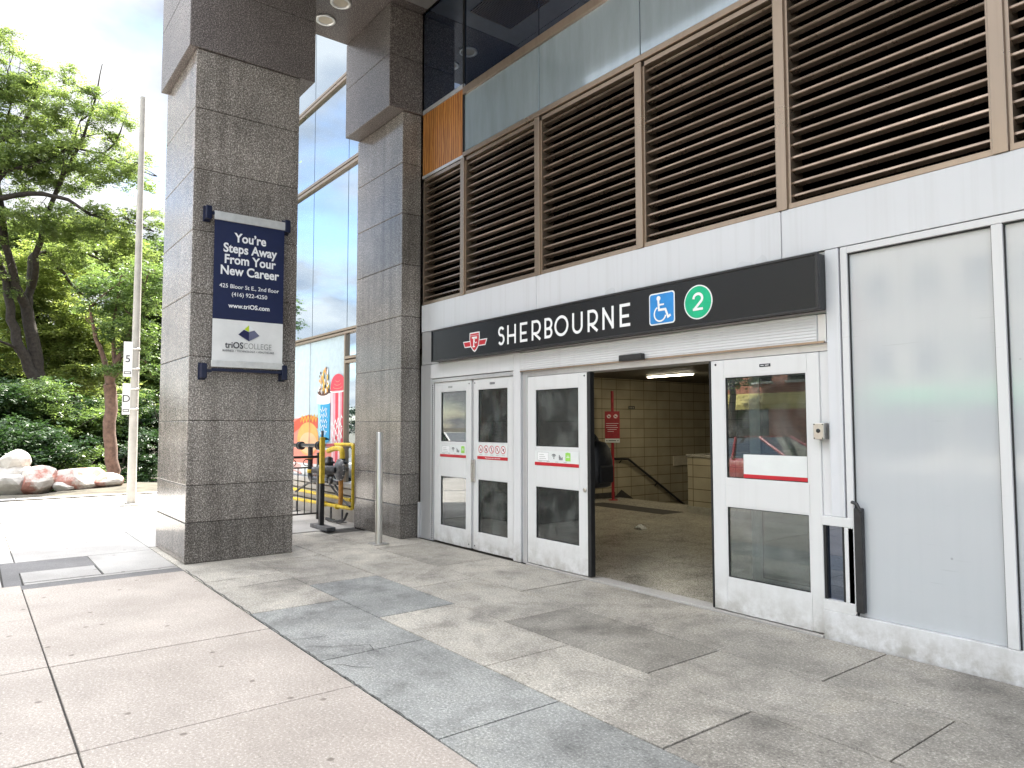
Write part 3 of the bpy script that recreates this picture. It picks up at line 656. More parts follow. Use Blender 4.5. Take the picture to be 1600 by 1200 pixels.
# roller shutter box
sb = MB(); sb.box(-6.478, -2.832, Y0-.008, Y0+.2, 2.212, 2.42, .003)
for z in (2.228, 2.252, 2.276, 2.30, 2.324, 2.348, 2.372, 2.396): sb.box(-6.476, -2.834, Y0-.014, Y0-.008, z, z+.016, .002)
sho = sb.build('roller_shutter', 'white', B)
ss = MB(); ss.box(-6.478, -2.775, Y0-.018, Y0-.0, 2.198, 2.214); ss.build('bottom_rail', 'bronze', sho)
part('shutter_guide', 'silver', (-2.832, -2.765, Y0+.0, Y0+.12, 2.203, 2.42))
sn = MB(); sn.box(-4.845, -4.553, Y0-.075, Y0-.016, 2.20, 2.262, .008); sno = sn.build('motion_sensor', 'blackmetal', B)
for i in range(5):
    s2 = MB(); s2.box(-4.83+i*.056, -4.79+i*.056, Y0-.079, Y0-.074, 2.205, 2.225); s2.build('lens', 'black', sno)
part('jamb', 'fascia', (-2.76, -2.657, Y0, Y0+.12, 0.9, 2.90)); part('jamb', 'white', (-2.645, -2.594, Y0+.004, Y0+.12, 0.22, 2.90))
part('jamb_gap', 'black', (-2.657, -2.645, Y0+.03, Y0+.1, .22, 2.90), bev=0)
part('base_rail', 'white', (-2.842, 8.0, Y0-.002, Y0+.12, -.02, .205))
part('base_rail', 'door_white', (-2.842, -2.60, Y0+.002, Y0+.1, .205, .285), (-2.842, -2.60, Y0+.002, Y0+.1, .83, .90), (-2.842, -2.835, Y0+.004, Y0+.1, .285, .83), (-2.672, -2.60, Y0+.004, Y0+.1, .285, .83))
sp = part('sidelight', 'black', (-2.835, -2.815, Y0+.012, Y0+.1, .285, .83), (-2.692, -2.672, Y0+.012, Y0+.1, .285, .83), bev=.002, label='narrow dark glass strip in the lower right frame')
k_ = MB(); k_.box(-2.815, -2.692, Y0+.04, Y0+.05, .285, .83); k_.build('pane', 'navy', sp)
bp_ = MB(); bp_.box(-2.588, -2.53, Y0-.02, Y0+.03, .235, .98, .008); bp_.tube([(-2.60, Y0-.012, 1.02), (-2.56, Y0-.02, 1.01), (-2.535, Y0-.02, .96)], .012); bp_.build('bumper_strip', 'blackmetal', B)
lb = MB(); lb.box(-2.86, -2.778, Y0-.05, Y0+.03, 1.47, 1.593, .004); lbo = lb.build('key_switch_box', 'steel', B)
k_ = MB(); k_.lathe((-2.82, Y0-.05, 1.535), (0, -1, 0), [(0, .016), (.004, .016), (.005, .006), (.005, 0)])
for dx in (-.033, .033):
    for dz in (-.052, .052): k_.lathe((-2.819+dx, Y0-.05, 1.5315+dz), (0, -1, 0), [(0, .005), (.002, .005), (.003, 0)], 10)
k_.build('lock', 'blackmetal', lbo)
# frosted panels
fx = [-2.594]; x = -1.63
while x < 8: fx.append(x); x += .962
for i in range(len(fx)-1):
    a = fx[i]+(.0 if i == 0 else .032); b = fx[i+1]-.032
    q = MB(); q.box(a+.006, b-.006, Y0+.035, Y0+.05, .207, 2.84); fo = q.build('frosted_panel', 'frost', B)
    k_ = MB(); k_.box(a, a+.006, Y0+.02, Y0+.05, .207, 2.84); k_.box(b-.006, b, Y0+.02, Y0+.05, .207, 2.84); k_.box(a, b, Y0+.02, Y0+.036, 2.838, 2.846); k_.build('gasket', 'black', fo)
    ml = MB(); ml.box(fx[i+1]-.031, fx[i+1]+.031, Y0, Y0+.12, .207, 2.846, .004); ml.build('mullion', 'white', B)
part('head_rail', 'white', (-2.594, 8.0, Y0+.001, Y0+.12, 2.848, 2.898))
# curtain wall west of the pillars
cx = [-14.46, -12.88, -11.33, -10.25]
zr = [(.62, .85), (.85, 3.15), (3.25, 6.06), (6.19, 7.68), (7.80, 10.6), (10.7, 11.9)]
cw = MB()
for i in range(3):
    for a, b in zr:
        if i == 2 and a == .85:
            cw.box(cx[i]+.035, cx[i+1], Y0+.02, Y0+.05, .85, 2.64); cw.box(cx[i]+.035, cx[i+1], Y0+.02, Y0+.05, 2.76, 3.15); continue
        cw.box(cx[i]+.010, cx[i+1]-.010, Y0+.02, Y0+.05, a, b)
cwo = cw.build('curtain_wall', 'curtain', B, 'tall blue mirror glass wall behind the pillars')
def bar(*a):
    q = MB(); q.box(*a); q.build('transom_bar', 'bronze', cwo)
for z0, z1 in ((3.15, 3.25), (6.06, 6.19), (7.68, 7.80), (10.6, 10.7)):
    h = (z1-z0); bar(-14.47, -10.25, Y0-.03, Y0+.06, z0, z0+h*.42, .004); bar(-14.47, -10.25, Y0-.03, Y0+.06, z0+h*.58, z1, .004)
bar(-11.294, -10.25, Y0-.03, Y0+.06, 2.64, 2.69, .003); bar(-11.294, -10.25, Y0-.03, Y0+.06, 2.71, 2.76, .003); bar(-11.345, -11.295, Y0-.025, Y0+.06, .62, 3.148, .003)
bk_ = MB(); bk_.box(-14.5, -10.25, Y0+.055, Y0+.2, .62, 12); bk_.build('backing', 'dark', cwo)
ld = MB(); ld.box(-14.5, -10.3, Y0-.06, Y0+.2, 0, .22, .01); ld.box(-14.5, -10.3, Y0-.03, Y0+.2, .24, .40, .008); ld.box(-14.5, -10.3, Y0-.05, Y0+.2, .42, .52, .008); ld.box(-14.5, -10.3, Y0-.08, Y0+.2, .54, .62, .008)
ld.build('plinth', 'concrete_pale', B)

# poster of snacks on the curtain wall
PO = thing('window_poster', (-12.85, Y0, .85), 'pale blue window poster with hot dog, blue cup and red slush drink behind gas pipes', 'poster')
for key, col in (('p_sky', (.50, .62, .68)), ('p_bun', (.85, .42, .13)), ('p_bun2', (.90, .52, .30)), ('p_saus', (.62, .10, .06)), ('p_must', (.65, .40, .05)), ('p_blue', (.03, .36, .66)), ('p_lblue', (.30, .62, .80)), ('p_white', (.9, .9, .9)), ('p_cola', (.10, .035, .02)), ('p_red', (.75, .05, .09)), ('p_red2', (.60, .03, .07)), ('p_pink', (.85, .42, .50)), ('p_lpink', (.90, .68, .72)), ('p_coral', (.80, .25, .20))):
    MT[key] = plain('poster_'+key[2:], col, 0.35, var=.10, vscale=9)
F = Flat((-14.42, Y0+.014, 0), (1, 0, 0), (0, 0, 1), .004); U = lambda x: x+14.42
F.rect('p_sky', 0, .86, U(-11.30), 3.14, .004)
F.poly('p_coral', [(0, .87), (U(-11.30), .87), (U(-11.30), 1.20), (U(-12.4), 1.12), (0, 1.25)], .006)
# hot dog
F.disc('p_coral', U(-13.55), 1.30, .85, .008, 48, .42)
F.ribbon('p_saus', [(U(-14.2), 1.36), (U(-13.8), 1.52), (U(-13.4), 1.63), (U(-12.95), 1.68), (U(-12.5), 1.62)], .20, .010)
F.ribbon('p_must', [(U(-13.35+.075*i), 1.70+.055*(1 if i % 2 else -1)+.002*i) for i in range(12)], .035, .012)
F.disc('p_bun', U(-12.98), 1.33, .52, .014, 48, .31); F.disc('p_bun2', U(-12.95), 1.25, .42, .016, 40, .20)
# blue cup
F.poly('p_blue', [(U(-12.50), 2.0), (U(-12.44), 1.32), (U(-11.97), 1.32), (U(-11.95), 2.0)], .018); F.poly('p_lblue', [(U(-12.50), 2.0), (U(-12.45), 1.40), (U(-12.36), 1.36), (U(-12.38), 2.0)], .020)
F.disc('p_blue', U(-12.205), 1.32, .235, .018, 30, .05)
F.rect('p_white', U(-12.53), 1.99, U(-11.93), 2.15, .021); F.disc('p_white', U(-12.23), 1.99, .30, .0205, 30, .03)
F.disc('p_cola', U(-12.24), 2.19, .27, .022, 30, .075)
random.seed(3)
for i in range(46):
    a = random.uniform(-.27, .27); hh = random.random()**1.5*.42
    F.disc(random.choice(['p_cola', 'p_must', 'p_bun', 'p_white']), U(-12.24)+a*(1-hh*.8), 2.2+hh, random.uniform(.010, .034), .024+i*.00012, 10, random.uniform(.02, .06))
F.ribbon('p_must', [(U(-12.25), 2.2), (U(-12.20), 2.33), (U(-12.27), 2.45), (U(-12.20), 2.58)], .06, .030)
for k_ in range(5):
    z = 1.86-k_*.10
    F.ribbon('p_white', [(U(-12.38+.03*i), z+.035*math.sin(i*1.9+k_*2)+.02*math.cos(i*3.1+k_)) for i in range(12)], .014, .026)
# red slush in a tall cup
F.poly('p_pink', [(U(-11.93), 2.19), (U(-11.86), .88), (U(-11.36), .88), (U(-11.31), 2.19)], .018)
for (a, b, a2, b2, kx) in ((-11.90, -11.84, -11.84, -11.79, 'p_lpink'), (-11.72, -11.60, -11.70, -11.60, 'p_red'), (-11.58, -11.53, -11.58, -11.54, 'p_lpink'), (-11.45, -11.36, -11.46, -11.40, 'p_red2')):
    F.poly(kx, [(U(a), 2.16), (U(a2), .9), (U(b2), .9), (U(b), 2.16)], .020)
F.poly('p_red', [(U(-11.93), 2.19)]+[(U(-11.62+.31*cos(pi-pi*i/16)*(1 if i < 99 else 1)), 2.19+.29*(sin(pi*i/16))**.75) for i in range(1, 16)]+[(U(-11.31), 2.19)], .022)
for i in range(4): F.arc('p_coral', U(-11.62), 2.21+.06*i, .25-.05*i, 200, 340, .014, .024, 14, .05)
F.arc('p_white', U(-11.62), 2.19, .31, 180, 360, .02, .025, 20, .03)
for k_ in range(4):
    z = 1.58-k_*.11
    F.ribbon('p_white', [(U(-11.86+.035*i), z+.01*i+.05*math.sin(i*1.7+k_*2.2)) for i in range(14)], .024, .027)
F.build({k_: {'p_sky': 'sheet', 'p_bun': 'hot_dog_bun', 'p_bun2': 'hot_dog_bun', 'p_saus': 'sausage', 'p_must': 'mustard', 'p_blue': 'drink_cup', 'p_lblue': 'drink_cup', 'p_cola': 'splash', 'p_red': 'slush', 'p_pink': 'drink_glass', 'p_white': 'lettering'}.get(k_, 'print') for k_ in F.mbs}, PO)
sm2 = MB(); sm2.box(-12.875, -12.868, Y0-.018, Y0-.012, .86, 3.14); sm2.build('seam', 'ink_slate', PO)

# ------------------------------------------------------------------ door decals
def decal_info(x0, x1, z, y, parent, big=False):
    F = Flat((x0, y, z), (1, 0, 0), (0, 0, 1), .001); w = x1-x0
    F.rect('film', 0, 0, w, .165, .0012); F.rect('ink_red', 0, 0, w, .036, .002)
    F.rrect('ink_white', .05, .055, .24, .15, .012, .002); F.ribbon('ink_grey', [(.052, .057), (.238, .057), (.238, .148), (.052, .148)], .003, .0026, True)
    for i in range(3): F.rect('ink_grey', .08, .075+.022*i, .20-.02*i, .079+.022*i, .0026)
    for i in range(3): F.arc('ink_dark', .33, .088, .014+.014*i, 40, 140, .007, .0026, 10)
    F.disc('ink_dark', .33, .084, .006, .0026, 12)
    for i, hh in enumerate((.055, .04, .025, .032)): F.rect('ink_dark', .415+.016*i, .07, .424+.016*i, .07+hh, .0026)
    F.poly('ink_tag', [(.52, .062), (.60, .062), (.60, .148), (.56, .156), (.52, .148)], .0026)
    F.rect('ink_white', .535, .10, .585, .106, .003); F.rect('ink_white', .54, .115, .58, .12, .003)
    for i in range(4): F.rect('ink_grey', .07+.14*i, .044, .12+.14*i, .048, .0026)
    F.build('decal', parent)
decal_info(-8.30, -7.668, 1.155, Y0+.029, D1); decal_info(-6.25, -5.52, 1.13, Y0+.019, D3)
F = Flat((-7.41, Y0+.029, 1.155), (1, 0, 0), (0, 0, 1), .001)
F.rect('film', 0, 0, .637, .195, .0012); F.rect('ink_red', 0, 0, .637, .038, .002)
F.text('ink_white', 'Please keep the station safe and clean', .33, .019, .021, .0026)
for i in range(5):
    u, v = .075+.118*i, .125
    F.disc('ink_white', u, v, .047, .002, 24); F.arc('ink_red', u, v, .044, 0, 360, .009, .0026, 26)
    if i == 0: F.ribbon('ink_dark', [(u-.022, v-.012), (u+.004, v-.012), (u+.022, v-.004)], .010, .0024); F.arc('ink_dark', u+.016, v+.008, .009, 0, 200, .004, .0024, 8)
    if i == 1: F.disc('ink_dark', u, v, .016, .0024, 12); F.rect('ink_dark', u-.018, v-.022, u+.018, v-.016, .0024)
    if i == 2: F.rect('ink_dark', u-.006, v-.022, u+.006, v+.012, .0024); F.disc('ink_dark', u, v+.020, .008, .0024, 12)
    if i == 3: F.ribbon('ink_dark', [(u-.015, v-.02), (u, v+.02), (u+.015, v-.02)], .007, .0024)
    if i == 4: F.poly('ink_dark', [(u-.025, v-.004), (u+.025, v+.02), (u+.006, v-.024), (u-.002, v-.008)], .0024)
    F.ribbon('ink_red', [(u-.031, v+.031), (u+.031, v-.031)], .008, .003)
    F.rect('ink_grey', u-.03, .055, u+.03, .059, .002)
F.build('decal', D2)
F = Flat((-3.53, Y0+.038, 1.135), (1, 0, 0), (0, 0, 1), .001); F.rect('film', 0, .03, .583, .20, .0012); F.rect('ink_red', 0, 0, .583, .036, .002)
F.build('decal', D4)
for d, x, z in ((D1, -8.05, 2.095), (D2, -7.09, 2.10), (D4, -3.30, 2.065)):
    F = Flat((x, Y0+(.029 if d is not D4 else .019), z), (1, 0, 0), (0, 0, 1), .001); F.rect('ink_dark' if d is not D1 else 'ink_grey', -.05, -.012, .05, .012, .0015)
    F.rect('film', -.04, -.003, -.01, .003, .0022); F.rect('film', 0, -.003, .035, .003, .0022); F.build('maker_plate', d)
# screws in the doors
for d, pts in ((D1, ((-7.60, 2.12), (-7.60, .06))), (D2, ((-7.47, 2.12), (-7.47, .06))), (D3, ((-5.43, 2.10),)), (D4, ((-3.78, 2.10),))):
    k_ = MB()
    for x, z in pts: k_.lathe((x, Y0+(.03 if d in (D1, D2) else .02), z), (0, -1, 0), [(0, .010), (.003, .009), (.004, 0)], 12)
    k_.build('screw', 'blackmetal', d)
# hinge gear strip on the left door frame
hg = MB()
for i in range(72): hg.box(-8.478, -8.466, Y0+.006, Y0+.012, .03+i*.0295, .047+i*.0295)
hg.build('hinge', 'blackmetal', D1)

# ------------------------------------------------------------------ interior hall
fl = MB(); wy0, wy1, wx0, wx1 = 10.9, 16.2, -10.95, -8.35
def floor_piece(x0, x1, y0, y1):
    x = x0
    while x < x1-1e-6:
        xe = min(x1, x+1.25); y = y0
        while y < y1-1e-6:
            ye = min(y1, y+1.25); fl.box(x+.003, xe-.003, y+.003, ye-.003, -.08, .004, 0, random.uniform(.9, 1.05)); y = ye
        x = xe
floor_piece(-11.0, -1.0, 5.29, wy0); floor_piece(wx1, -1.0, wy0, 17.0); floor_piece(-11.0, wx1, wy1, 17.0)
flo = fl.build('floor', 'terrazzo', B, 'speckled terrazzo floor of the entrance hall')
q = MB(); q.box(-11, -1, 5.25, wy0, -.12, -.082); q.build('floor_bed', 'joint', flo)
th = MB(); th.box(-6.4, -2.85, 5.12, 5.28, -.05, .010, .003); th.build('threshold', 'concrete_pale', B, 'pale worn threshold of the open doorway')
ts = MB(); ts.box(-10.4, -8.36, 9.80, 10.35, .0042, .008); ts.build('tactile_strip', 'joint', flo)
wl = MB(); wl.box(-11.1, -11.0, 5.3, 17, -3.2, 2.62); wl.build('wall', 'tileY', B, 'beige tiled side wall of the hall')
wl = MB(); wl.box(-11.0, -1.0, 17.0, 17.1, -3.2, 2.62); wl.build('wall', 'tileX', B, 'beige tiled back wall of the hall')
wl = MB(); wl.box(-1.0, -.9, 5.3, 17, 0, 2.62); wl.build('wall', 'tileY', B)
wl = MB(); wl.box(-2.62, 8, 5.26, 5.30, 0, 2.9); wl.box(-11.0, -8.52, 5.26, 5.30, 0, 2.9); wl.build('wall', 'wall_paint', B)
wl = MB(); wl.box(-11.0, wx1, wy0-.05, wy0, -3.2, -.085); wl.build('stairwell_wall', 'wall_paint', B)
ce = MB(); ce.box(-11.1, -.9, 5.24, 17.1, 2.62, 2.70)
for i in range(100): ce.box(-11.0, -1.0, 5.35+i*.115, 5.43+i*.115, 2.605, 2.62)
ce.build('ceiling', 'interior_ceiling', B)
for x0, x1, y in ((-9.85, -8.75, 11.15), (-9.6, -8.72, 9.1), (-7.6, -6.5, 9.15), (-5.4, -4.3, 9.15), (-6.2, -5.1, 13.2)):
    l_ = MB(); l_.box(x0-.03, x1+.03, y-.06, y+.06, 2.575, 2.606); lo = l_.build('ceiling_light', 'railsilver', B)
    l2 = MB(); l2.box(x0, x1, y-.04, y+.04, 2.555, 2.576); l2.build('tube', 'lamp', lo)
bs = MB(); bs.box(-11.0, -10.985, 5.3, 11.3, .004, .12); bs.build('skirting', 'joint', B)
par = MB(); par.box(-8.30, -5.4, 10.41, 10.56, .12, 1.0); par.box(-8.35, -8.20, 10.56, 16.2, -3.2, 1.0); po = par.build('parapet', 'tileX', B, 'low tiled parapet beside the stairs')
pc = MB(); pc.box(-8.32, -5.38, 10.39, 10.58, 1.0, 1.045, .006); pc.box(-8.37, -8.18, 10.58, 16.2, 1.0, 1.045, .006); pc.box(-8.31, -5.4, 10.40, 10.56, .004, .12); pc.build('cap', 'terrazzo', po)
st = MB()
for i in range(16): st.box(wx0, wx1, wy0+.5+i*.29, wy0+.5+(i+1)*.29, -3.2, -.17*(i+1))
st.box(wx0, wx1, wy0, wy0+.5, -3.2, -.001); st.build('stair', 'terrazzo', B)
stg = MB(); stg.add([(-10.99, 11.3, .02), (-10.99, 16.0, -2.75), (-10.99, 16.0, -2.45), (-10.99, 11.5, .16)], [(0, 1, 2, 3)]); stg.build('stringer', 'joint', B)
hr = MB(); hr.tube([(-10.93, 11.22, .845), (-10.93, 11.66, .83), (-10.93, 13.9, -.50), (-10.93, 16, -1.75)], .026, 10)
for y, z in ((11.45, .82), (12.6, .25), (13.7, -.40)): hr.tube([(-10.93, y, z), (-10.99, y, z-.07)], .012, 8)
hr.build('handrail', 'blackmetal', B)
wp = MB(); wp.box(-10.998, -10.96, 13.25, 14.25, .62, .85, .01); wp.build('wall_glare_plate', 'lens', B)  # pale plate painting a bright window reflection on the tiled wall
npl = Flat((-10.995, 11.86, 1.97), (0, 1, 0), (0, 0, 1)); npl.rect('ink_dark', -.10, -.035, .10, .035, .002)
for i in range(3): npl.rect('wall_paint', -.075+.055*i, -.018, -.04+.055*i, .018, .003)
npl.build('number_plate', B)

# notice on its pole inside
NS = thing('notice_post', (-10.6, 10.84, 0), 'dark red notice with two prohibition rings on a red pole inside the hall', 'notice sign')
q = MB(); q.tube([(-10.6, 10.84, .004), (-10.6, 10.84, 2.30)], .032, 12); q.lathe((-10.6, 10.84, .004), (0, 0, 1), [(0, .10), (.012, .10), (.02, .04)]); q.build('pole', 'redpaint', NS)
n_dir = Vector((.64, -.768, 0)); u_dir = Vector((.768, .64, 0)); o_ = Vector((-10.6, 10.84, 0))+n_dir*.045
F = Flat(o_, u_dir, (0, 0, 1), .02)
F.rect('redpaint', -.155, 1.30, .155, 1.87, .01); F.rect('film', -.155, 1.21, .155, 1.295, .01); F.th = .002
for u in (-.07, .07):
    F.disc('ink_white', u, 1.765, .052, .013, 24); F.arc('ink_red', u, 1.765, .046, 0, 360, .011, .016, 24); F.ribbon('ink_dark', [(u-.02, 1.755), (u+.02, 1.765)], .018, .015); F.ribbon('ink_red', [(u-.032, 1.797), (u+.032, 1.733)], .010, .017)
for i, (a, b) in enumerate(((-.13, .13), (-.13, .10), (-.13, .12), (-.10, .09), (-.10, .03))): F.rect('ink_white', a, 1.61-i*.042, b, 1.618-i*.042, .013)
for a, b in ((-.13, -.10), (-.08, .08), (.10, .13)): F.rect('ink_dark', a, 1.245, b, 1.26, .013)
F.build({'redpaint': 'panel', 'film': 'panel', 'ink_white': 'lettering'}, NS)

# litter
lt = MB(); random.seed(11); vs_ = []; 
for i in range(9):
    for j in range(9):
        u, v = i/8-.5, j/8-.5; vs_.append((-7.42+u*.17, 8.17+v*.13, .010+max(0, .060*(1-4*u*u)*(1-3*v*v)+random.uniform(-.02, .02))))
lt.add(vs_, [(i*9+j, (i+1)*9+j, (i+1)*9+j+1, i*9+j+1) for i in range(8) for j in range(8)])
lto = lt.build('crumpled_paper', 'litter'); tag(lto, 'small crumpled white paper lying on the hall floor', 'litter')

# ------------------------------------------------------------------ person with a backpack, just inside the left sliding door
def skin_body(name, joints, edges, mt, parent, sub=2, root=0):
    me = bpy.data.meshes.new(name); me.from_pydata([j[:3] for j in joints], edges, []); o = bpy.data.objects.new(name, me); C.objects.link(o)
    md = o.modifiers.new('s', 'SKIN'); o.modifiers.new('d', 'SUBSURF').levels = sub
    for i, j in enumerate(joints):
        sv = me.skin_vertices[0].data[i]; rr = j[3]; sv.radius = rr if hasattr(rr, '__len__') else (rr, rr); sv.use_root = (i == root)
    dg = bpy.context.evaluated_depsgraph_get(); dg.update(); m2 = bpy.data.meshes.new_from_object(o.evaluated_get(dg))
    bpy.data.objects.remove(o); bpy.data.meshes.remove(me)
    o = bpy.data.objects.new(name, m2); C.objects.link(o); m2.materials.clear(); m2.materials.append(MT[mt]); m2.polygons.foreach_set('use_smooth', [True]*len(m2.polygons))
    if parent: o.parent = parent
    return o
PX, PY = -6.12, 5.74
PR = thing('person', (PX, PY, 0), 'person in charcoal clothes standing behind the left sliding door, facing away from the opening', 'person')
J = [(0, 0, .95, (.13, .17)), (0.0, 0, 1.12, (.11, .15)), (-.01, 0, 1.30, (.125, .18)), (-.01, 0, 1.42, (.10, .17)), (-.02, 0, 1.52, .055), (-.035, 0, 1.60, (.075, .065)), (-.035, 0, 1.69, (.095, .078)), (-.03, 0, 1.76, (.06, .055)),
     (.0, .10, .88, .095), (-.05, .11, .50, .065), (.04, .11, .10, .045), (-.10, .12, .045, .045),
     (.0, -.10, .88, .095), (.03, -.11, .50, .065), (.10, -.11, .12, .045), (-.02, -.12, .045, .045),
     (-.01, .21, 1.40, .06), (.0, .25, 1.12, .045), (-.14, .23, .94, .035), (-.20, .22, .90, (.02, .035)),
     (-.01, -.21, 1.40, .06), (.0, -.25, 1.12, .045), (-.14, -.23, .94, .035), (-.20, -.22, .90, (.02, .035)), (-.125, 0, 1.67, .018)]
E_ = [(0, 1), (1, 2), (2, 3), (3, 4), (4, 5), (5, 6), (6, 7), (0, 8), (8, 9), (9, 10), (10, 11), (0, 12), (12, 13), (13, 14), (14, 15), (3, 16), (16, 17), (17, 18), (18, 19), (3, 20), (20, 21), (21, 22), (22, 23), (6, 24)]
for s_, w_ in ((1, 19), (-1, 23)):
    for k_ in range(4):
        a = len(J); y = .22*s_+(k_-1.5)*.019; J += [(-.245, y, .895-.004*abs(k_-1.5), .0095), (-.275, y, .873+.003*k_, .0085), (-.268, y, .853, .0075)]; E_ += [(w_, a), (a, a+1), (a+1, a+2)]
    a = len(J); J += [(-.215, .22*s_-.035*s_, .905, .011), (-.245, .22*s_-.045*s_, .885, .009)]; E_ += [(w_, a), (a, a+1)]
bdy = skin_body('body', J, E_, 'skin', PR)
for nm, lo, hi, mt, off in (('jacket', .90, 1.53, 'cloth_dark', .014), ('trousers', .07, .93, 'cloth_dark', .011)):
    src = bdy.data; mb = MB(); use = {}; 
    nrm = [v.normal.copy() for v in src.vertices]
    def ok(p): 
        c_ = p.center
        if nm == 'jacket': return (lo < c_.z < hi) and not (c_.x < -.155)
        return lo < c_.z < hi and c_.x > -.13 and abs(c_.y) < .195
    for p in src.polygons:
        if ok(p):
            for vi in p.vertices:
                if vi not in use: use[vi] = len(mb.v); q_ = src.vertices[vi].co+nrm[vi]*off; mb.v.append((q_.x+PX, q_.y+PY, q_.z))
            mb.f.append(tuple(use[vi] for vi in p.vertices)); mb.t.append(1.0); mb.sm.append(True)
    mb.build(nm, mt, PR)
hr_ = MB(); hr_.lathe((PX-.02, PY, 1.60), (0, 0, 1), [(.02, .07), (.06, .098), (.11, .105), (.16, .09), (.195, .055), (.205, 0)], 18)
hr_.v = [(x+max(0, (x-PX))*.25, y, z) if x > PX-.06 else (PX-.06-(PX-.06-x)*.25, y, z) for x, y, z in hr_.v]; hr_.build('hair', 'hair', PR)
sh_ = MB()
for sy, sx in ((.12, -.06), (-.12, .02)): sh_.box(PX+sx-.10, PX+sx+.13, PY+sy-.045, PY+sy+.045, .005, .085, .03)
sh_.build('shoe', 'black', PR)
bpk = MB(); bx, by, bz = PX+.14, PY-.02, 1.13
prof = [(-.26, .06, .13), (-.24, .10, .155), (-.12, .135, .17), (.05, .13, .165), (.18, .105, .15), (.25, .06, .11), (.27, .01, .03)]
ring = 16; vs_ = []
for (h, dx, dy) in prof:
    for k_ in range(ring):
        a = 2*pi*k_/ring; ca, sa = cos(a), sin(a)
        vs_.append((bx+.135+dx*1.12*math.copysign(abs(ca)**.6, ca), by+dy*math.copysign(abs(sa)**.6, sa), bz+h))
fs_ = [(i*ring+k_, i*ring+(k_+1) % ring, (i+1)*ring+(k_+1) % ring, (i+1)*ring+k_) for i in range(len(prof)-1) for k_ in range(ring)]+[tuple(range(ring-1, -1, -1))]
bpk.add(vs_, fs_, 1.0, True)
BPK = thing('backpack', (bx, by, bz-.26), 'black backpack poking past the edge of the left sliding door', 'backpack'); bpk.build('bag', 'pack', BPK)
q = MB(); q.box(bx+.255, bx+.30, by-.11, by+.11, bz-.2, bz+.0, .02); q.build('pocket', 'pack', BPK)
q = MB()
for sy in (-.12, .12): q.tube([(bx+.02, by+sy, bz+.22), (bx-.10, by+sy*1.05, bz+.33), (bx-.25, by+sy*1.1, bz+.22), (bx-.27, by+sy*1.15, bz+.0), (bx-.1, by+sy*1.5, bz-.15), (bx+.05, by+sy*1.2, bz-.2)], .016, 8)
q.tube([(bx+.1, by-.03, bz+.25), (bx+.12, by, bz+.32), (bx+.1, by+.03, bz+.25)], .010, 8); q.build('strap', 'pack', BPK)

# ------------------------------------------------------------------ station name sign
SG = thing('station_sign', (-5.53, Y0-.12, 2.44), 'long black station name sign in white capitals above the entrance doors', 'sign')
q = MB(); q.box(-8.30, -2.757, Y0-.112, Y0-.001, 2.442, 2.868, .006); q.build('box', 'signblack', SG)
q = MB()
q.box(-8.305, -2.752, Y0-.122, Y0-.10, 2.855, 2.872, .003); q.box(-8.305, -2.752, Y0-.122, Y0-.10, 2.438, 2.455, .003); q.box(-8.305, -8.288, Y0-.122, Y0-.10, 2.455, 2.855); q.box(-2.772, -2.752, Y0-.122, Y0-.10, 2.455, 2.855)
q.build('frame', 'blackmetal', SG)
F = Flat((0, Y0-.1125, 0), (1, 0, 0), (0, 0, 1), .003); lw = .030; zt, zb_ = 2.752, 2.528; hh = zt-zb_; W_ = 'ink_white'
def strokes(x0, x1, ch):
    a, b, t_, bo = x0+lw/2, x1-lw/2, zt, zb_; rb = lambda P: F.ribbon(W_, P, lw, .003)
    ti, bi = t_-lw/2, bo+lw/2; mid = (t_+bo)/2
    def arcp(cx_, cz, rx, rz, a0, a1, n=18): return [(cx_+rx*cos(radians(a0+(a1-a0)*i/n)), cz+rz*sin(radians(a0+(a1-a0)*i/n))) for i in range(n+1)]
    if ch == 'S':
        w = (b-a)/2; cx_ = (a+b)/2; r1 = (ti-mid)/2*.92; r2 = (ti-bi)/2-r1; c1 = ti-r1; c2 = bi+r2
        rb(arcp(cx_, c1, w*.92, r1, 25, 270, 22)+arcp(cx_, c2, w, r2, 90, -150, 22)[1:])
    if ch == 'H': rb([(a, t_), (a, bo)]); rb([(b, t_), (b, bo)]); rb([(a, mid-.015), (b, mid-.015)])
    if ch == 'E': rb([(a, t_), (a, bo)]); rb([(a, ti), (x1, ti)]); rb([(a, bi), (x1, bi)]); rb([(a, mid-.01), (x1-.015, mid-.01)])
    if ch in 'RB':
        rb([(a, t_), (a, bo)]); r1 = hh*.30 if ch == 'R' else hh*.235; cz = ti-r1
        ex = b-r1 if ch == 'R' else b-r1-.005
        rb([(a, ti), (max(a, ex), ti)]+arcp(max(a, ex), cz, b-max(a, ex), r1, 90, -90)[1:]+[(a, cz-r1)])
        if ch == 'R': rb([(a+.035, cz-r1), (b+.004, bo)])
        else:
            z2 = cz-r1; r3 = (z2-bi)/2; rb([(b-r3-.01, z2)]+arcp(b-r3, z2-r3, r3, r3, 90, -90)+[(a, bi)])
    if ch == 'O': F.ribbon(W_, arcp((a+b)/2, mid, (b-a)/2, (ti-bi)/2, 0, 350, 35), lw, .003, True)
    if ch == 'U':
        r_ = (b-a)/2; rb([(a, t_), (a, bi+r_)]+arcp((a+b)/2, bi+r_, r_, r_, 180, 360)[1:-1]+[(b, bi+r_), (b, t_)])
    if ch == 'N': rb([(a, bo), (a, t_)]); rb([(b, bo), (b, t_)]); rb([(a-.004, t_-.012), (b+.004, bo+.012)])
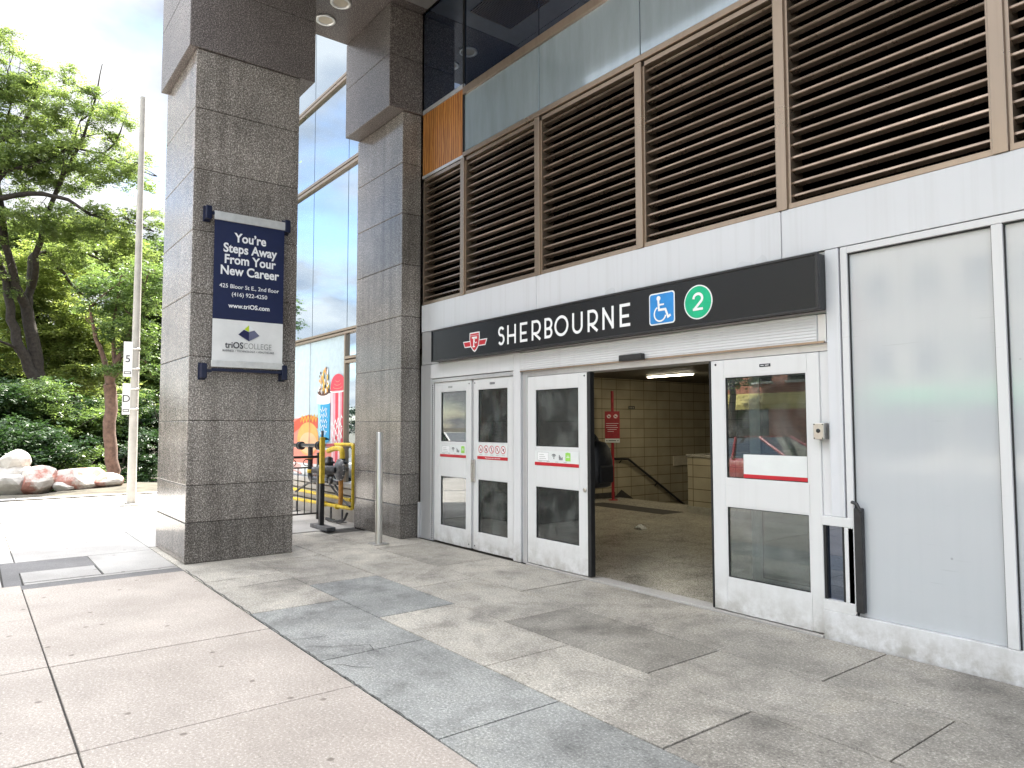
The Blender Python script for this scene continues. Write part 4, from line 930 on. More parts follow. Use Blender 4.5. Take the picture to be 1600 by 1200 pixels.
for ch, x0, x1 in (('S', -6.775, -6.645), ('H', -6.592, -6.425), ('E', -6.35, -6.215), ('R', -6.137, -5.975), ('B', -5.915, -5.782), ('O', -5.748, -5.523), ('U', -5.464, -5.303), ('R', -5.232, -5.08), ('N', -5.018, -4.861), ('E', -4.782, -4.645)): strokes(x0, x1, ch)
F.build('lettering', SG)
# red and white transit shield
F = Flat((-7.262, Y0-.1125, 2.63), (1, 0, 0), (0, 0, 1), .003)
def shield(key, k_, h):
    F.poly(key, [(-.095*k_, .098*k_), (.095*k_, .098*k_), (.098*k_, .03*k_), (.075*k_, -.06*k_), (.03*k_, -.105*k_), (0, -.12*k_), (-.03*k_, -.105*k_), (-.075*k_, -.06*k_), (-.098*k_, .03*k_)], h)
F.poly('ink_white', [(-.265, .012), (.265, .012), (.225, -.068), (-.225, -.068)], .003); F.poly('ink_red', [(-.245, .0), (.245, .0), (.217, -.056), (-.217, -.056)], .005)
shield('ink_white', 1.14, .007); shield('ink_red', .98, .009)
F.ribbon('ink_white', [(-.055, .045), (.06, .045)], .020, .011); F.ribbon('ink_white', [(-.012, .045), (-.012, -.075)], .022, .011); F.arc('ink_white', .035, .005, .030, 40, 320, .011, .012, 16); F.ribbon('ink_white', [(-.035, -.07), (.02, -.07)], .014, .0125)
F.rect('ink_white', -.09, .070, .09, .074, .011)
F.build({'ink_white': 'emblem', 'ink_red': 'emblem'}, SG)
F = Flat((-4.255, Y0-.1125, 2.645), (1, 0, 0), (0, 0, 1), .003)
F.rrect('ink_white', -.150, -.147, .150, .147, .03, .003); F.rrect('ink_blue', -.138, -.135, .138, .135, .022, .005)
F.disc('ink_white', -.035, .095, .023, .007, 20); F.ribbon('ink_white', [(-.037, .075), (-.030, -.012), (.045, -.012), (.075, -.085), (.105, -.07)], .022, .007); F.ribbon('ink_white', [(-.033, .035), (.03, .035)], .016, .007)
F.arc('ink_white', -.018, -.048, .068, 118, 345, .015, .007, 26); F.build({'ink_blue': 'wheelchair_symbol', 'ink_white': 'wheelchair_symbol'}, SG)
F = Flat((-3.850, Y0-.1125, 2.646), (1, 0, 0), (0, 0, 1), .003); F.disc('ink_white', 0, 0, .150, .003, 48); F.disc('ink_green', 0, 0, .139, .005, 48)
F.ribbon('ink_white', [(-.045, .030)]+[(.002+.046*cos(radians(a)), .032+.040*sin(radians(a))) for a in range(165, -46, -15)]+[(-.034, -.058)], .024, .007); F.ribbon('ink_white', [(-.052, -.062), (.055, -.062)], .022, .008)
F.build({'ink_green': 'line_number', 'ink_white': 'line_number'}, SG)

# ------------------------------------------------------------------ banner on the free-standing pillar
BN = thing('wall_banner', (-8.66, 2.66, 2.2), 'navy and white college banner fixed by dark brackets to the pillar', 'banner')
bxp = -8.655; y0b, y1b = 2.243, 3.075
q = MB(); 
nb = 14
for i in range(nb+1):
    y = y0b+(y1b-y0b)*i/nb; d = .006*sin(i*.9)
    for z in (2.34, 2.835): q.v.append((bxp+d*(.3 if z > 2.5 else .6), y, z))
for i in range(nb): a = i*2; q.f.append((a, a+2, a+3, a+1)); q.t.append(1); q.sm.append(True)
q.build('white_cloth', 'whitevinyl', BN)
q = MB(); q.box(bxp-.006, bxp-.0012, y0b, y1b, 2.836, 4.04); q.box(bxp-.0061, bxp-.0055, y0b, y1b, 2.33, 2.836); q.build('navy_cloth', 'navycloth', BN)
q = MB(); q.box(bxp-.018, bxp+.014, y0b-.005, y1b+.012, 4.012, 4.115, .006); q.build('rail', 'railsilver', BN); q = MB(); q.box(bxp-.018, bxp+.014, y0b-.005, y1b+.012, 2.265, 2.345, .006); q.build('rail', 'railsilver', BN)
for y, zb0, zb1 in ((y0b-.075, 4.0, 4.16), (y1b+.03, 3.99, 4.15), (y0b-.09, 2.13, 2.30), (y1b+.02, 2.14, 2.32)):
    q = MB(); q.box(-8.745, bxp+.03, y-.028, y+.038, zb0, zb1, .008); q.box(-8.748, -8.735, y-.036, y+.046, zb0-.015, zb1+.015, .003); q.box(bxp-.012, bxp+.012, min(y, y0b), max(y, y0b) if y < y0b else y, (zb0+zb1)/2-.015, (zb0+zb1)/2+.02); q.build('bracket', 'navyplastic', BN)
F = Flat((bxp-.001, (y0b+y1b)/2+.005, 0), (0, 1, 0), (0, 0, 1), .001)
for i, ln_ in enumerate(("You’re", 'Steps Away', 'From Your', 'New Career')): F.text('ink_white', ln_, 0, 3.825-i*.135, .152, .001, bold=.004, xs=.89)
F.text('ink_white', '425 Bloor St E., 2nd floor', 0, 3.235, .068, .001, bold=.0005); F.text('ink_white', '(416) 922-4250', 0, 3.142, .068, .001, bold=.0005); F.text('ink_white', 'www.triOS.com', 0, 3.003, .074, .001, bold=.0018)
F.build('lettering', BN)
F = Flat((bxp+.005, (y0b+y1b)/2+.005, 0), (0, 1, 0), (0, 0, 1), .001)
F.poly('ink_navy', [(-.125, 2.665), (-.062, 2.727), (0, 2.702), (0, 2.592)], .002); F.poly('ink_slate', [(.125, 2.665), (.062, 2.727), (0, 2.702), (0, 2.592)], .002)
F.poly('ink_lime', [(-.058, 2.732), (-.002, 2.785), (-.002, 2.709)], .002); F.poly('ink_white', [(.002, 2.785), (.058, 2.732), (.002, 2.709)], .002)
F.text('ink_dark', 'triOS', -.275, 2.53, .105, .002, 'LEFT', bold=.0016, xs=.9); F.text('ink_grey', 'COLLEGE', .275, 2.53, .10, .002, 'RIGHT', bold=-.001, xs=.80)
F.text('ink_dark', 'BUSINESS • TECHNOLOGY • HEALTHCARE', 0, 2.465, .034, .002, xs=.88, spacing=1.08)
F.build({'ink_navy': 'emblem', 'ink_slate': 'emblem', 'ink_lime': 'emblem'}, BN)

# ------------------------------------------------------------------ posts, railing, gas pipes
BO = thing('bollard_post', (-8.655, 4.414, 0), 'slim stainless steel post on a square base plate beside the doors', 'post')
q = MB(); q.tube([(-8.655, 4.414, .008), (-8.655, 4.414, 1.475), (-8.655, 4.414, 1.49)], [.047, .047, .04], 20); q.build('tube', 'steel', BO)
q = MB(); q.box(-8.77, -8.54, 4.31, 4.52, .001, .012, .003); q.build('base_plate', 'steel', BO)
YP = thing('guard_post', (-10.48, 4.37, 0), 'square guard post, yellow above and black below, guarding the gas pipes', 'post')
q = MB(); q.box(-10.515, -10.445, 4.335, 4.405, .02, .69, .006); q.build('shaft', 'blackmetal', YP)
q = MB(); q.box(-10.514, -10.446, 4.336, 4.404, .69, 1.40, .006); q.build('upper_shaft', 'yellow', YP); q = MB(); q.tube([(-10.48, 4.37, 1.40), (-10.48, 4.37, 1.50)], .02, 10); q.build('pin', 'greymetal', YP)
q = MB(); q.box(-10.75, -10.10, 4.30, 4.44, .001, .06, .006); q.build('base_plate', 'greymetal', YP)
RL = thing('railing', (-11.585, 4.78, 0), 'black iron railing with thin balusters between pillar and gas pipes', 'railing')
q = MB(); q.box(-11.615, -11.555, 4.745, 4.805, .0, 1.12, .005); q.box(-11.615, -11.555, 3.30, 3.36, 0, 1.12, .005); q.build('post', 'blackmetal', RL)
q = MB(); q.box(-11.605, -11.565, 3.36, 4.75, 1.03, 1.07, .004); q.box(-11.6, -11.57, 3.36, 4.75, .09, .115, .003); q.box(-11.6, -11.57, 3.36, 4.75, .86, .885, .003); q.build('rail', 'blackmetal', RL)
q = MB()
for i in range(11): q.tube([(-11.585, 3.47+i*.118, .1), (-11.585, 3.47+i*.118, .87)], .009, 8)
for i in range(5): q.tube([(-11.585, 3.6+i*.24+.055*cos(2*pi*k_/16), .957+.055*sin(2*pi*k_/16)) for k_ in range(17)], .008, 6, False)
q.build('balusters', 'blackmetal', RL)
GS = thing('gas_meter_set', (-11.3, 4.9, 0), 'yellow and black gas pipes with a round regulator against the glass wall', 'gas pipes')
def pipe(name, mt, pts, r_, n=12):
    # rounded corners
    P = [Vector(p) for p in pts]; Q = [P[0]]
    for i in range(1, len(P)-1):
        a, b, c_ = P[i-1], P[i], P[i+1]; d1 = (a-b); d2 = (c_-b); rr = min(d1.length, d2.length)*.45; rr = min(rr, r_*2.2)
        s_ = b+d1.normalized()*rr; e_ = b+d2.normalized()*rr
        for k2 in range(5): t_ = k2/4; Q.append(s_*(1-t_)**2+b*2*t_*(1-t_)+e_*t_*t_)
    Q.append(P[-1]); mb = MB(); mb.tube(Q, r_, n); return mb.build(name, mt, GS)
pipe('pipe', 'blackmetal', [(-14.3, 4.9, 1.19), (-11.5, 4.9, 1.235)], .036)
pipe('pipe', 'redpaint', [(-11.5, 4.9, 1.235), (-11.18, 4.9, 1.25)], .037)
pipe('pipe', 'yellow', [(-11.2, 4.9, 1.262), (-10.50, 4.9, 1.275), (-10.50, 4.9, .26), (-14.3, 4.9, .20)], .030)
pipe('pipe', 'yellow', [(-14.3, 4.98, .38), (-10.75, 4.98, .37)], .030)
pipe('pipe', 'blackmetal', [(-12.28, 4.9, 1.2), (-12.28, 4.9, .62), (-11.7, 4.9, .62)], .044)
pipe('pipe', 'yellow', [(-11.20, 4.78, 1.16), (-10.95, 4.78, 1.21), (-10.70, 4.8, 1.21), (-10.70, 4.8, 1.0)], .043)
pipe('pipe', 'orange', [(-10.56, 4.72, .72), (-10.56, 4.72, .40), (-10.58, 4.72, .34)], .036)
pipe('hose', 'blackmetal', [(-12.7, 4.8, .38), (-12.1, 4.8, .57), (-11.5, 4.8, .65), (-11.0, 4.8, .63), (-10.72, 4.8, .45)], .018)
pipe('hose', 'blackmetal', [(-11.3, 4.85, .6), (-10.95, 4.85, .44), (-10.5, 4.85, .3)], .018)
pipe('hose', 'blackmetal', [(-10.49, 4.8, .2), (-10.6, 4.8, .08), (-10.9, 4.78, .035), (-11.3, 4.8, .04)], .020)
for x, z in ((-12.75, 1.21), (-11.86, 1.23)):
    q = MB(); q.lathe((x-.06, 4.9, z), (1, 0, 0), [(0, .038), (0, .075), (.03, .075), (.03, .045), (.09, .045), (.09, .075), (.12, .075), (.12, .038)], 16); q.build('flange', 'blackmetal', GS)
for z, m_ in ((.74, 'yellow'), (.98, 'orange')):
    q = MB(); q.lathe((-12.28, 4.9, z), (0, 0, 1), [(0, .045), (0, .052), (.06, .052), (.06, .045)], 14); q.build('band', m_, GS)
for x in (-11.6, -11.1):
    q = MB(); q.lathe((x-.04, 4.9, .245), (1, 0, 0), [(0, .03), (0, .045), (.07, .045), (.07, .03)], 14); q.build('coupling', 'yellow', GS)
# regulator: flat round diaphragm case seen nearly edge-on, with a bolted rim, valve body and stem
q = MB(); q.lathe((-10.56, 4.62, .88), (0, 1, 0), [(0, .04), (.01, .09), (.04, .14), (.065, .155), (.068, .175), (.088, .175), (.091, .155), (.115, .13), (.135, .07), (.16, .045), (.20, .04), (.20, 0)], 28); rg_ = q.build('regulator', 'greymetal', GS)
q = MB()
for k_ in range(12):
    a = 2*pi*k_/12; q.lathe((-10.56+.166*cos(a), 4.68, .88+.166*sin(a)), (0, 1, 0), [(0, 0), (0, .010), (.035, .010), (.035, 0)], 6)
q.build('bolts', 'steel', rg_)
q = MB(); q.lathe((-10.56, 4.62, .88), (-.62, -.78, 0), [(0, .05), (.03, .068), (.20, .068), (.23, .085), (.26, .085), (.27, .05), (.36, .045)], 18); q.build('regulator_body', 'greymetal', GS)
q = MB(); q.box(-11.27, -11.10, 4.72, 4.84, .70, .96, .03); q.lathe((-11.185, 4.78, .95), (0, 0, 1), [(0, .10), (.03, .10), (.04, .07), (.09, .065), (.11, .04), (.12, 0)], 16); q.lathe((-11.185, 4.78, .64), (0, 0, 1), [(0, .09), (.04, .09), (.05, .06)], 16); q.build('valve', 'blackmetal', GS)
q = MB(); q.lathe((-10.70, 4.8, .96), (0, 0, 1), [(0, .05), (0, .085), (.04, .085), (.045, .055), (.09, .055)], 16); q.build('flange', 'blackmetal', GS)
q = MB(); q.box(-11.25, -10.82, 4.77, 4.83, .62, .68, .02); q.lathe((-10.93, 4.72, .69), (0, -1, 0), [(0, .06), (.03, .06), (.04, .04), (.04, 0)], 16); q.build('manifold', 'blackmetal', GS)
for x in (-12.9, -11.35, -10.9):
    q = MB(); q.box(x-.010, x+.010, 4.885, 4.915, 0, .21); q.box(x-.05, x+.05, 4.82, 4.96, 0, .012); q.build('support', 'greymetal', GS)

# ------------------------------------------------------------------ utility pole
UP = thing('utility_pole', (-15.83, 2.65, 0), 'tall pale concrete utility pole with small plates at the pavement edge', 'pole')
q = MB(); q.tube([(-15.83, 2.65, 0), (-15.83, 2.65, 8.3)], [.088, .05], 20); q.build('shaft', 'pole', UP)
q = MB(); q.lathe((-15.83, 2.65, 0), (0, 0, 1), [(0, .20), (.03, .20), (.05, .14)], 20); q.build('base_collar', 'pole', UP)
nD = Vector((.985, -.17, 0)).normalized(); uD = Vector((.17, .985, 0)).normalized()
for u, z0, z1, w, txt in ((-.13, 2.55, 3.25, .16, '5'), (-.14, 1.80, 2.42, .14, 'D')):
    F = Flat(Vector((-15.83, 2.65, 0))+nD*.094, uD, (0, 0, 1), .006); F.rect('whitevinyl', u-w/2, z0, u+w/2, z1, .004); F.th = .002
    F.text('ink_dark', txt, u, (z0+z1)/2, .2, .006); F.ribbon('ink_dark', [(u-w*.35, z0+.06), (u+w*.35, z0+.06), (u+w*.35, z0+.1), (u-w*.35, z0+.1)], .012, .006, True)
    F.build({'whitevinyl': 'plate', 'ink_dark': 'lettering'}, UP)
q = MB()
for z in (1.9, 2.3, 2.7, 3.1): q.lathe((-15.83, 2.65, z), (0, 0, 1), [(0, .078), (0, .087), (.03, .087), (.03, .078)], 20)
q.build('strap', 'steel', UP)

# ------------------------------------------------------------------ trees and shrubs
def leaves(name, clumps, density, size, mt, parent, seed, droop=.25, sprig=7, flat=.5):
    """clumps: (x,y,z,rh,rv,weight) -> one crown mesh of small pinnate leaf faces"""
    rg = np.random.default_rng(seed); VV = []; TT = []
    for (x, y, z, rh, rv, w) in clumps:
        n = int(density*w*rh*rh*max(rv, .3)**.6)
        if n < 1: continue
        # twiglets: sub-clusters inside the clump give gaps and dense spots
        ns = max(4, int(n/26)); d = rg.normal(size=(ns, 3)); d /= np.linalg.norm(d, axis=1)[:, None]; rad = rg.random(ns)**.42
        sc = d*rad[:, None]*np.array([rh, rh, rv]); st_ = rg.random(ns)
        idx = rg.integers(0, ns, n); p = sc[idx]+rg.normal(size=(n, 3))*np.array([.16, .16, .07])*(.5+rh*.5)
        base = p+np.array([x, y, z]); az = rg.random(n)*2*pi; el = rg.normal(-droop, .35, n)
        dr = np.stack([np.cos(az)*np.cos(el), np.sin(az)*np.cos(el), np.sin(el)], 1)
        side = np.stack([-np.sin(az), np.cos(az), np.zeros(n)], 1); upv = np.cross(side, dr)
        side = side*np.cos(.0)+0; 
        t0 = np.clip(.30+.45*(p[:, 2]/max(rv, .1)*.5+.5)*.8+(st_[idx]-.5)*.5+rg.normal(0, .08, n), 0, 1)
        for s_ in range(sprig):
            f_ = (s_//2+.5)/(sprig/2); sg = 1 if s_ % 2 else -1; L = size*(1.15-.4*f_)*(.8+.4*rg.random(n))[:, None]
            o_ = base+dr*(size*2.6*f_); lv = (side*sg*.85+dr*.5); roll = rg.normal(0, flat, n)[:, None]
            lv = lv+upv*roll*.6; lv /= np.linalg.norm(lv, axis=1)[:, None]; wv = np.cross(lv, upv+rg.normal(0, .35, (n, 3))); wv /= np.linalg.norm(wv, axis=1)[:, None]
            q_ = np.stack([o_, o_+lv*L*.5+wv*L*.26, o_+lv*L, o_+lv*L*.5-wv*L*.26], 1); VV.append(q_.reshape(-1, 3)); TT.append(np.clip(t0+rg.normal(0, .06, n), 0, 1))
    V = np.concatenate(VV); T = np.concatenate(TT); off = world_loc(parent); V = V-np.array([off.x, off.y, off.z]); nf = len(T)
    me = bpy.data.meshes.new(name); me.vertices.add(len(V)); me.vertices.foreach_set('co', V.astype(np.float32).ravel())
    me.loops.add(nf*4); me.loops.foreach_set('vertex_index', np.arange(nf*4, dtype=np.int32)); me.polygons.add(nf)
    me.polygons.foreach_set('loop_start', np.arange(0, nf*4, 4, dtype=np.int32)); me.polygons.foreach_set('loop_total', np.full(nf, 4, dtype=np.int32))
    a = me.attributes.new('tone', 'FLOAT', 'FACE'); a.data.foreach_set('value', T.astype(np.float32)); me.update(calc_edges=True); me.materials.append(MT[mt])
    o = bpy.data.objects.new(name, me); C.objects.link(o); o.parent = parent; return o
def limbs(name, data, mt, parent, clumps=None, seed=1, twigs=6):
    rg = random.Random(seed); mb = MB()
    for pts, rad in data:
        # densify with a little wobble
        P = []; R = []
        for i in range(len(pts)-1):
            a, b = Vector(pts[i]), Vector(pts[i+1])
            for k_ in range(3):
                t_ = k_/3; w = rad[i]*.35 if (i or k_) else 0; P.append(a.lerp(b, t_)+Vector((rg.uniform(-w, w), rg.uniform(-w, w), rg.uniform(-w, w)*.5))); R.append(rad[i]+(rad[i+1]-rad[i])*t_)
        P.append(Vector(pts[-1])); R.append(rad[-1]); mb.tube(P, R, 10 if rad[0] > .09 else 6)
    if clumps:
        nodes = [Vector(p) for pts, rad in data for p in pts[2:]]
        for (x, y, z, rh, rv, w) in clumps:
            c_ = Vector((x, y, z)); near = sorted(nodes, key=lambda q_: (q_-c_).length)[:2]
            for k_ in range(twigs):
                s_ = rg.choice(near); d = Vector((rg.gauss(0, 1), rg.gauss(0, 1), rg.gauss(0, .8))); d.normalize(); e_ = c_+Vector((d.x*rh, d.y*rh, d.z*rv))*rg.uniform(.5, 1.0)
                if (e_-s_).length > 3.0: continue
                m1 = s_.lerp(e_, .35)+Vector((rg.uniform(-.15, .15), rg.uniform(-.15, .15), rg.uniform(.0, .2))); m2 = s_.lerp(e_, .7)+Vector((rg.uniform(-.12, .12), rg.uniform(-.12, .12), rg.uniform(-.05, .15)))
                mb.tube([s_, m1, m2, e_], [.024, .016, .010, .004], 5, False)
    return mb.build(name, mt, parent)
T1 = [([(-19.92,1.79,0.05),(-19.93,1.66,1.06),(-19.94,1.57,1.81),(-19.95,1.37,2.56),(-19.96,1.19,3.46),(-19.97,1.04,4.32)],[0.36,0.29,0.25,0.21,0.18,0.16]),
 ([(-19.97,1.04,4.32),(-19.78,0.82,4.78),(-19.49,0.64,5.35),(-19.49,0.52,6.13),(-19.5,0.37,6.99),(-19.49,0.45,8.04),(-19.49,0.57,8.96)],[0.14,0.12,0.1,0.08,0.06,0.04,0.02]),
 ([(-19.97,1.04,4.32),(-20.17,1.13,4.85),(-20.37,1.09,5.42),(-20.47,1.15,5.71),(-20.55,1.41,5.85),(-20.53,1.69,5.48),(-20.71,1.98,5.12),(-20.86,2.4,4.78),(-20.83,2.69,4.47)],[0.13,0.11,0.1,0.09,0.08,0.06,0.045,0.03,0.015]),
 ([(-20.17,1.13,4.85),(-19.37,1.14,5.47),(-18.95,1.31,6.44),(-18.73,1.57,7.32),(-18.5,1.9,8.15),(-18.38,2.11,9.14),(-18.37,2.21,9.92)],[0.1,0.085,0.07,0.055,0.04,0.025,0.01]),
 ([(-20.55,1.41,5.85),(-19.93,1.73,5.82),(-19.48,2.14,5.71),(-19.23,2.59,5.47),(-18.96,3.03,5.04),(-18.7,3.38,4.5)],[0.06,0.05,0.045,0.035,0.025,0.012]),
 ([(-19.94,1.54,1.96),(-19.86,1.26,2.7),(-19.78,0.89,3.35),(-19.79,0.75,4),(-19.79,0.62,4.88),(-19.8,0.36,5.73),(-19.8,0.04,6.56)],[0.18,0.16,0.14,0.12,0.1,0.07,0.04]),
 ([(-19.49,.64,5.4),(-19,0.19,6.47),(-18.78,0.76,6.67),(-18.56,1.21,6.72),(-18.33,1.62,6.61),(-18.09,2.03,6.29),(-17.94,2.39,6.18),(-17.78,2.81,6.11),(-17.7,3.26,6.02)],[.08,0.08,0.07,0.06,0.05,0.04,0.03,0.02,0.01]),
 ([(-19.5,.37,7.0),(-19.3,0.27,7.86),(-18.99,0.72,8.16),(-18.78,0.9,8.65),(-18.57,1.02,9.19)],[.055,0.05,0.045,0.03,0.012]),
 ([(-18.95,1.31,6.44),(-19.12,1.71,8),(-19.11,1.88,8.73),(-18.9,1.92,8.13),(-18.93,1.62,8.45)],[0.03,0.025,0.02,0.015,0.01]),
 ([(-19.49,.5,6.2),(-19,0.27,6.73),(-18.79,0.51,7.14),(-18.57,1.07,7.38),(-18.53,1.66,7.87),(-18.26,2.26,7.79),(-18.09,2.76,7.52),(-17.89,3.33,7.39)],[.07,0.06,0.05,0.045,0.035,0.025,0.018,0.008]),
 ([(-19.78,0.89,3.35),(-19.49,0.6,3.45),(-19.3,0.3,3.55)],[0.05,0.035,0.02]),
 ([(-18.73,1.57,7.32),(-18.49,2.04,7.58),(-18.23,2.5,8.06),(-18.19,2.74,8.87)],[0.04,0.03,0.02,0.008])]
T1c = [(-19.29,0.58,9.34,0.8,0.87,1),(-18.96,1.18,8.57,0.87,0.8,1),(-18.51,1.87,8.97,0.73,0.81,0.55),(-18.25,2.31,8.32,0.66,0.66,0.6),(-18.09,2.76,7.48,0.81,0.47,0.7),(-18.71,1.81,7.45,1.03,0.59,1),(-19.18,0.87,7.52,0.94,0.72,1.2),(-19.5,-0.09,8.49,1.0,1.28,1),(-17.74,3.02,6.32,0.55,0.44,0.9),(-18.17,2.17,6.15,0.87,0.4,1.2),(-18.96,1.2,6.2,0.87,0.43,1.2),(-19.5,0.1,6.35,0.85,0.85,1),(-18.76,2.99,5.47,0.76,0.46,1.2),(-19.91,1.93,5.69,0.85,0.43,1.1),(-18.72,3.24,4.64,0.46,0.58,0.9),(-19.4,0.31,10.34,0.58,0.43,0.4),(-19.59,0.55,4.99,0.51,0.51,0.5)]
T3 = [([(-21.27,3.14,-0.1),(-21.28,3.08,0.66),(-21.29,3.01,1.67),(-21.29,2.97,2.68)],[0.19,0.155,0.15,0.15]),([(-21.29,2.97,2.68),(-21.28,3.09,3.2),(-21.25,3.29,3.72),(-21.1,3.56,4.41),(-21.08,3.69,5.29)],[0.12,0.09,0.07,0.05,0.03]),([(-21.29,2.97,2.68),(-21.41,2.88,3.19),(-21.44,2.64,3.86),(-21.46,2.48,4.7)],[0.09,0.07,0.05,0.03]),([(-21.28,3.09,3.2),(-21.49,3.03,4.07),(-21.47,3.14,5.12)],[0.06,0.05,0.02])]
T2 = [([(-25.85,2.78,0.1),(-25.86,2.7,2.09),(-25.87,2.56,3.28),(-25.89,2.41,4.48)],[0.2,0.18,0.14,0.08]),([(-25.87,2.56,3.28),(-25.92,2,4.25),(-25.96,1.48,5.2)],[0.1,0.07,0.03]),([(-25.87,2.56,3.28),(-25.82,3.02,4.11),(-25.78,3.34,4.95)],[0.1,0.07,0.03])]
T2c = [(-25.95,1.63,5.41,1.08,0.88,1.3),(-25.48,2.45,4.44,1.18,0.99,1.6),(-25.97,1.19,4.0,0.87,0.87,1.1),(-25.41,3.15,3.68,0.9,0.8,1.3),(-25.27,2.55,3.25,1.08,0.68,1.3),(-26.44,1.8,6.52,1.21,0.81,1)]
T3c = [(-21.13,3.41,4.4,0.77,0.86,1.3),(-21.08,3.68,5.47,0.69,0.78,1.2),(-21.59,3.0,5.29,0.78,0.69,1.1),(-21.07,3.73,3.39,0.52,0.69,1.0),(-21.55,2.56,4.55,0.51,0.51,0.7),(-21.06,3.21,3.02,0.59,0.37,0.7)]
def far(data, k):   # the traced limbs were noted for a tree 20 m off; this one stands k times as far down the ravine bank
    return [([(x*k, y*k, 1.58+(z-1.58)*k) for x, y, z in p], [r_*k for r_ in r]) for p, r in data]
def farc(cl, k): return [(x*k, y*k, 1.58+(z-1.58)*k, a*k, b*k, w) for x, y, z, a, b, w in cl]
T1 = [(p, [r_*.8 for r_ in r]) for p, r in far(T1, 1.7)]; T1c = farc(T1c, 1.7); T2 = far(T2, 1.4); T2c = farc(T2c, 1.4)
TG = 'trees beyond the pavement'
t = thing('locust_tree', (-33.86, 3.04, -1.0), 'large feathery tree with a dark forked leaning trunk, nearest beyond the pavement', 'tree', TG)
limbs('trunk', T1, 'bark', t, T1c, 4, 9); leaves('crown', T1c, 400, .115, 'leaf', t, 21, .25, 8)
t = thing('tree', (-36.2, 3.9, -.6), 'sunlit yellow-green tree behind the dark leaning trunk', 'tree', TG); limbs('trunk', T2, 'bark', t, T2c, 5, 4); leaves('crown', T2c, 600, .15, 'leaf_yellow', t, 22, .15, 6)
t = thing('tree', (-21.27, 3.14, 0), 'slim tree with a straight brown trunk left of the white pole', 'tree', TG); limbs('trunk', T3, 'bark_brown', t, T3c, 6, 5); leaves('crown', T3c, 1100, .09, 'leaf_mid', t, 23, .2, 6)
for i, (x, y, h_, cl_, lab, mt_) in enumerate((
    (-35.9, .2, 4, [(-35.98,1.33,8.14,2.41,1.88,2),(-36.0,-0.27,5.33,2.06,3.09,2),(-34.93,1.2,4.0,2.0,1.8,1.5)], 'tall leafy tree at the back, left of the leaning trunk', 'leaf_mid'),
    (-35.5, 4.0, 4, [(-35.8,3.82,9.02,2.53,1.68,2),(-34.6,4.2,4.2,2.2,2.2,2),(-33.81,3.57,2.24,3.0,1.57,2)], 'tall leafy tree at the back, between brown trunk and leaning trunk', 'leaf_yellow'),
    (-35.2, 7.0, 4, [(-35.48,6.4,7.82,1.74,2.32,2),(-34.6,6.3,3.39,2.22,2.22,2),(-36,7.5,5.5,2,2.4,1.5)], 'leafy tree at the back, half hidden by the granite pillar', 'leaf_mid'))):
    x *= 1.35; y *= 1.35; cl_ = farc(cl_, 1.35)
    t = thing('tree', (x, y, 0), lab, 'tree', TG)
    limbs('trunk', [([(x, y, 0), (x+.1, y, 2.0), (x, y+.1, h_), (x-.1, y, 7.5)], [.28, .22, .18, .08]), ([(x, y+.1, h_), (x+.6, y-.8, 6.0)], [.12, .04]), ([(x, y+.1, h_), (x+.4, y+1.0, 6.0)], [.12, .04])], 'bark', t, None, i)
    leaves('crown', cl_, 200, .24, mt_, t, 40+i, .15, 6)
SGp = 'shrubs under the trees'
for i, ((x, y, z), rh, rv, lab) in enumerate((((-23.48,0.99,2.02),1.64,1.52,'dark shrub left of the leaning trunk'), ((-22.91,2.05,1.76),1.48,1.36,'dark shrub between leaning trunk and brown trunk'), ((-23.13,4.15,1.77),1.14,1.9,'dark shrub right of the white pole, beside the granite pillar'), ((-23.81,3.01,1.49),1.29,1.55,'dark shrub right behind the brown trunk'), ((-23.0,-0.1,1.83),1.48,1.73,'dark shrub at the far left edge'), ((-21.97,1.23,0.93),1.42,0.95,'low dark shrub at the foot of the leaning trunk'), ((-21.89,2.2,0.75),1.3,0.83,'low dark shrub behind the pale rocks'), ((-22.2,3.68,0.69),0.73,1.09,'small dark shrub behind the white pole'))):
    kf = 1.2 if i < 5 else 1.08; x *= kf; y *= kf; z = 1.58+(z-1.58)*kf-.45; rh *= kf; rv *= kf
    t = thing('shrub', (x, y, 0), lab, 'shrub', SGp)
    rs = random.Random(100+i); cl5 = [(x+rs.uniform(-.75, .75)*rh, y+rs.uniform(-.75, .75)*rh, z+rs.uniform(-.8, .75)*rv, rh*rs.uniform(.3, .6), rv*rs.uniform(.3, .55), rs.uniform(1.2, 2.4)) for _ in range(9)]
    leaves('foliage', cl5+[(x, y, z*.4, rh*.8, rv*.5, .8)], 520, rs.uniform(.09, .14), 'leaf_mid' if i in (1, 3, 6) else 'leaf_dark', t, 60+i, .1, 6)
    mb = MB(); rg = random.Random(i)
    for k_ in range(7): mb.tube([(x+rg.uniform(-.2, .2), y+rg.uniform(-.2, .2), -.5), (x+rg.uniform(-.5, .5)*rh, y+rg.uniform(-.5, .5)*rh, z*.6), (x+rg.uniform(-.8, .8)*rh, y+rg.uniform(-.8, .8)*rh, z+rv*.4)], [.03, .02, .008], 6)
    mb.build('stem', 'bark', t)
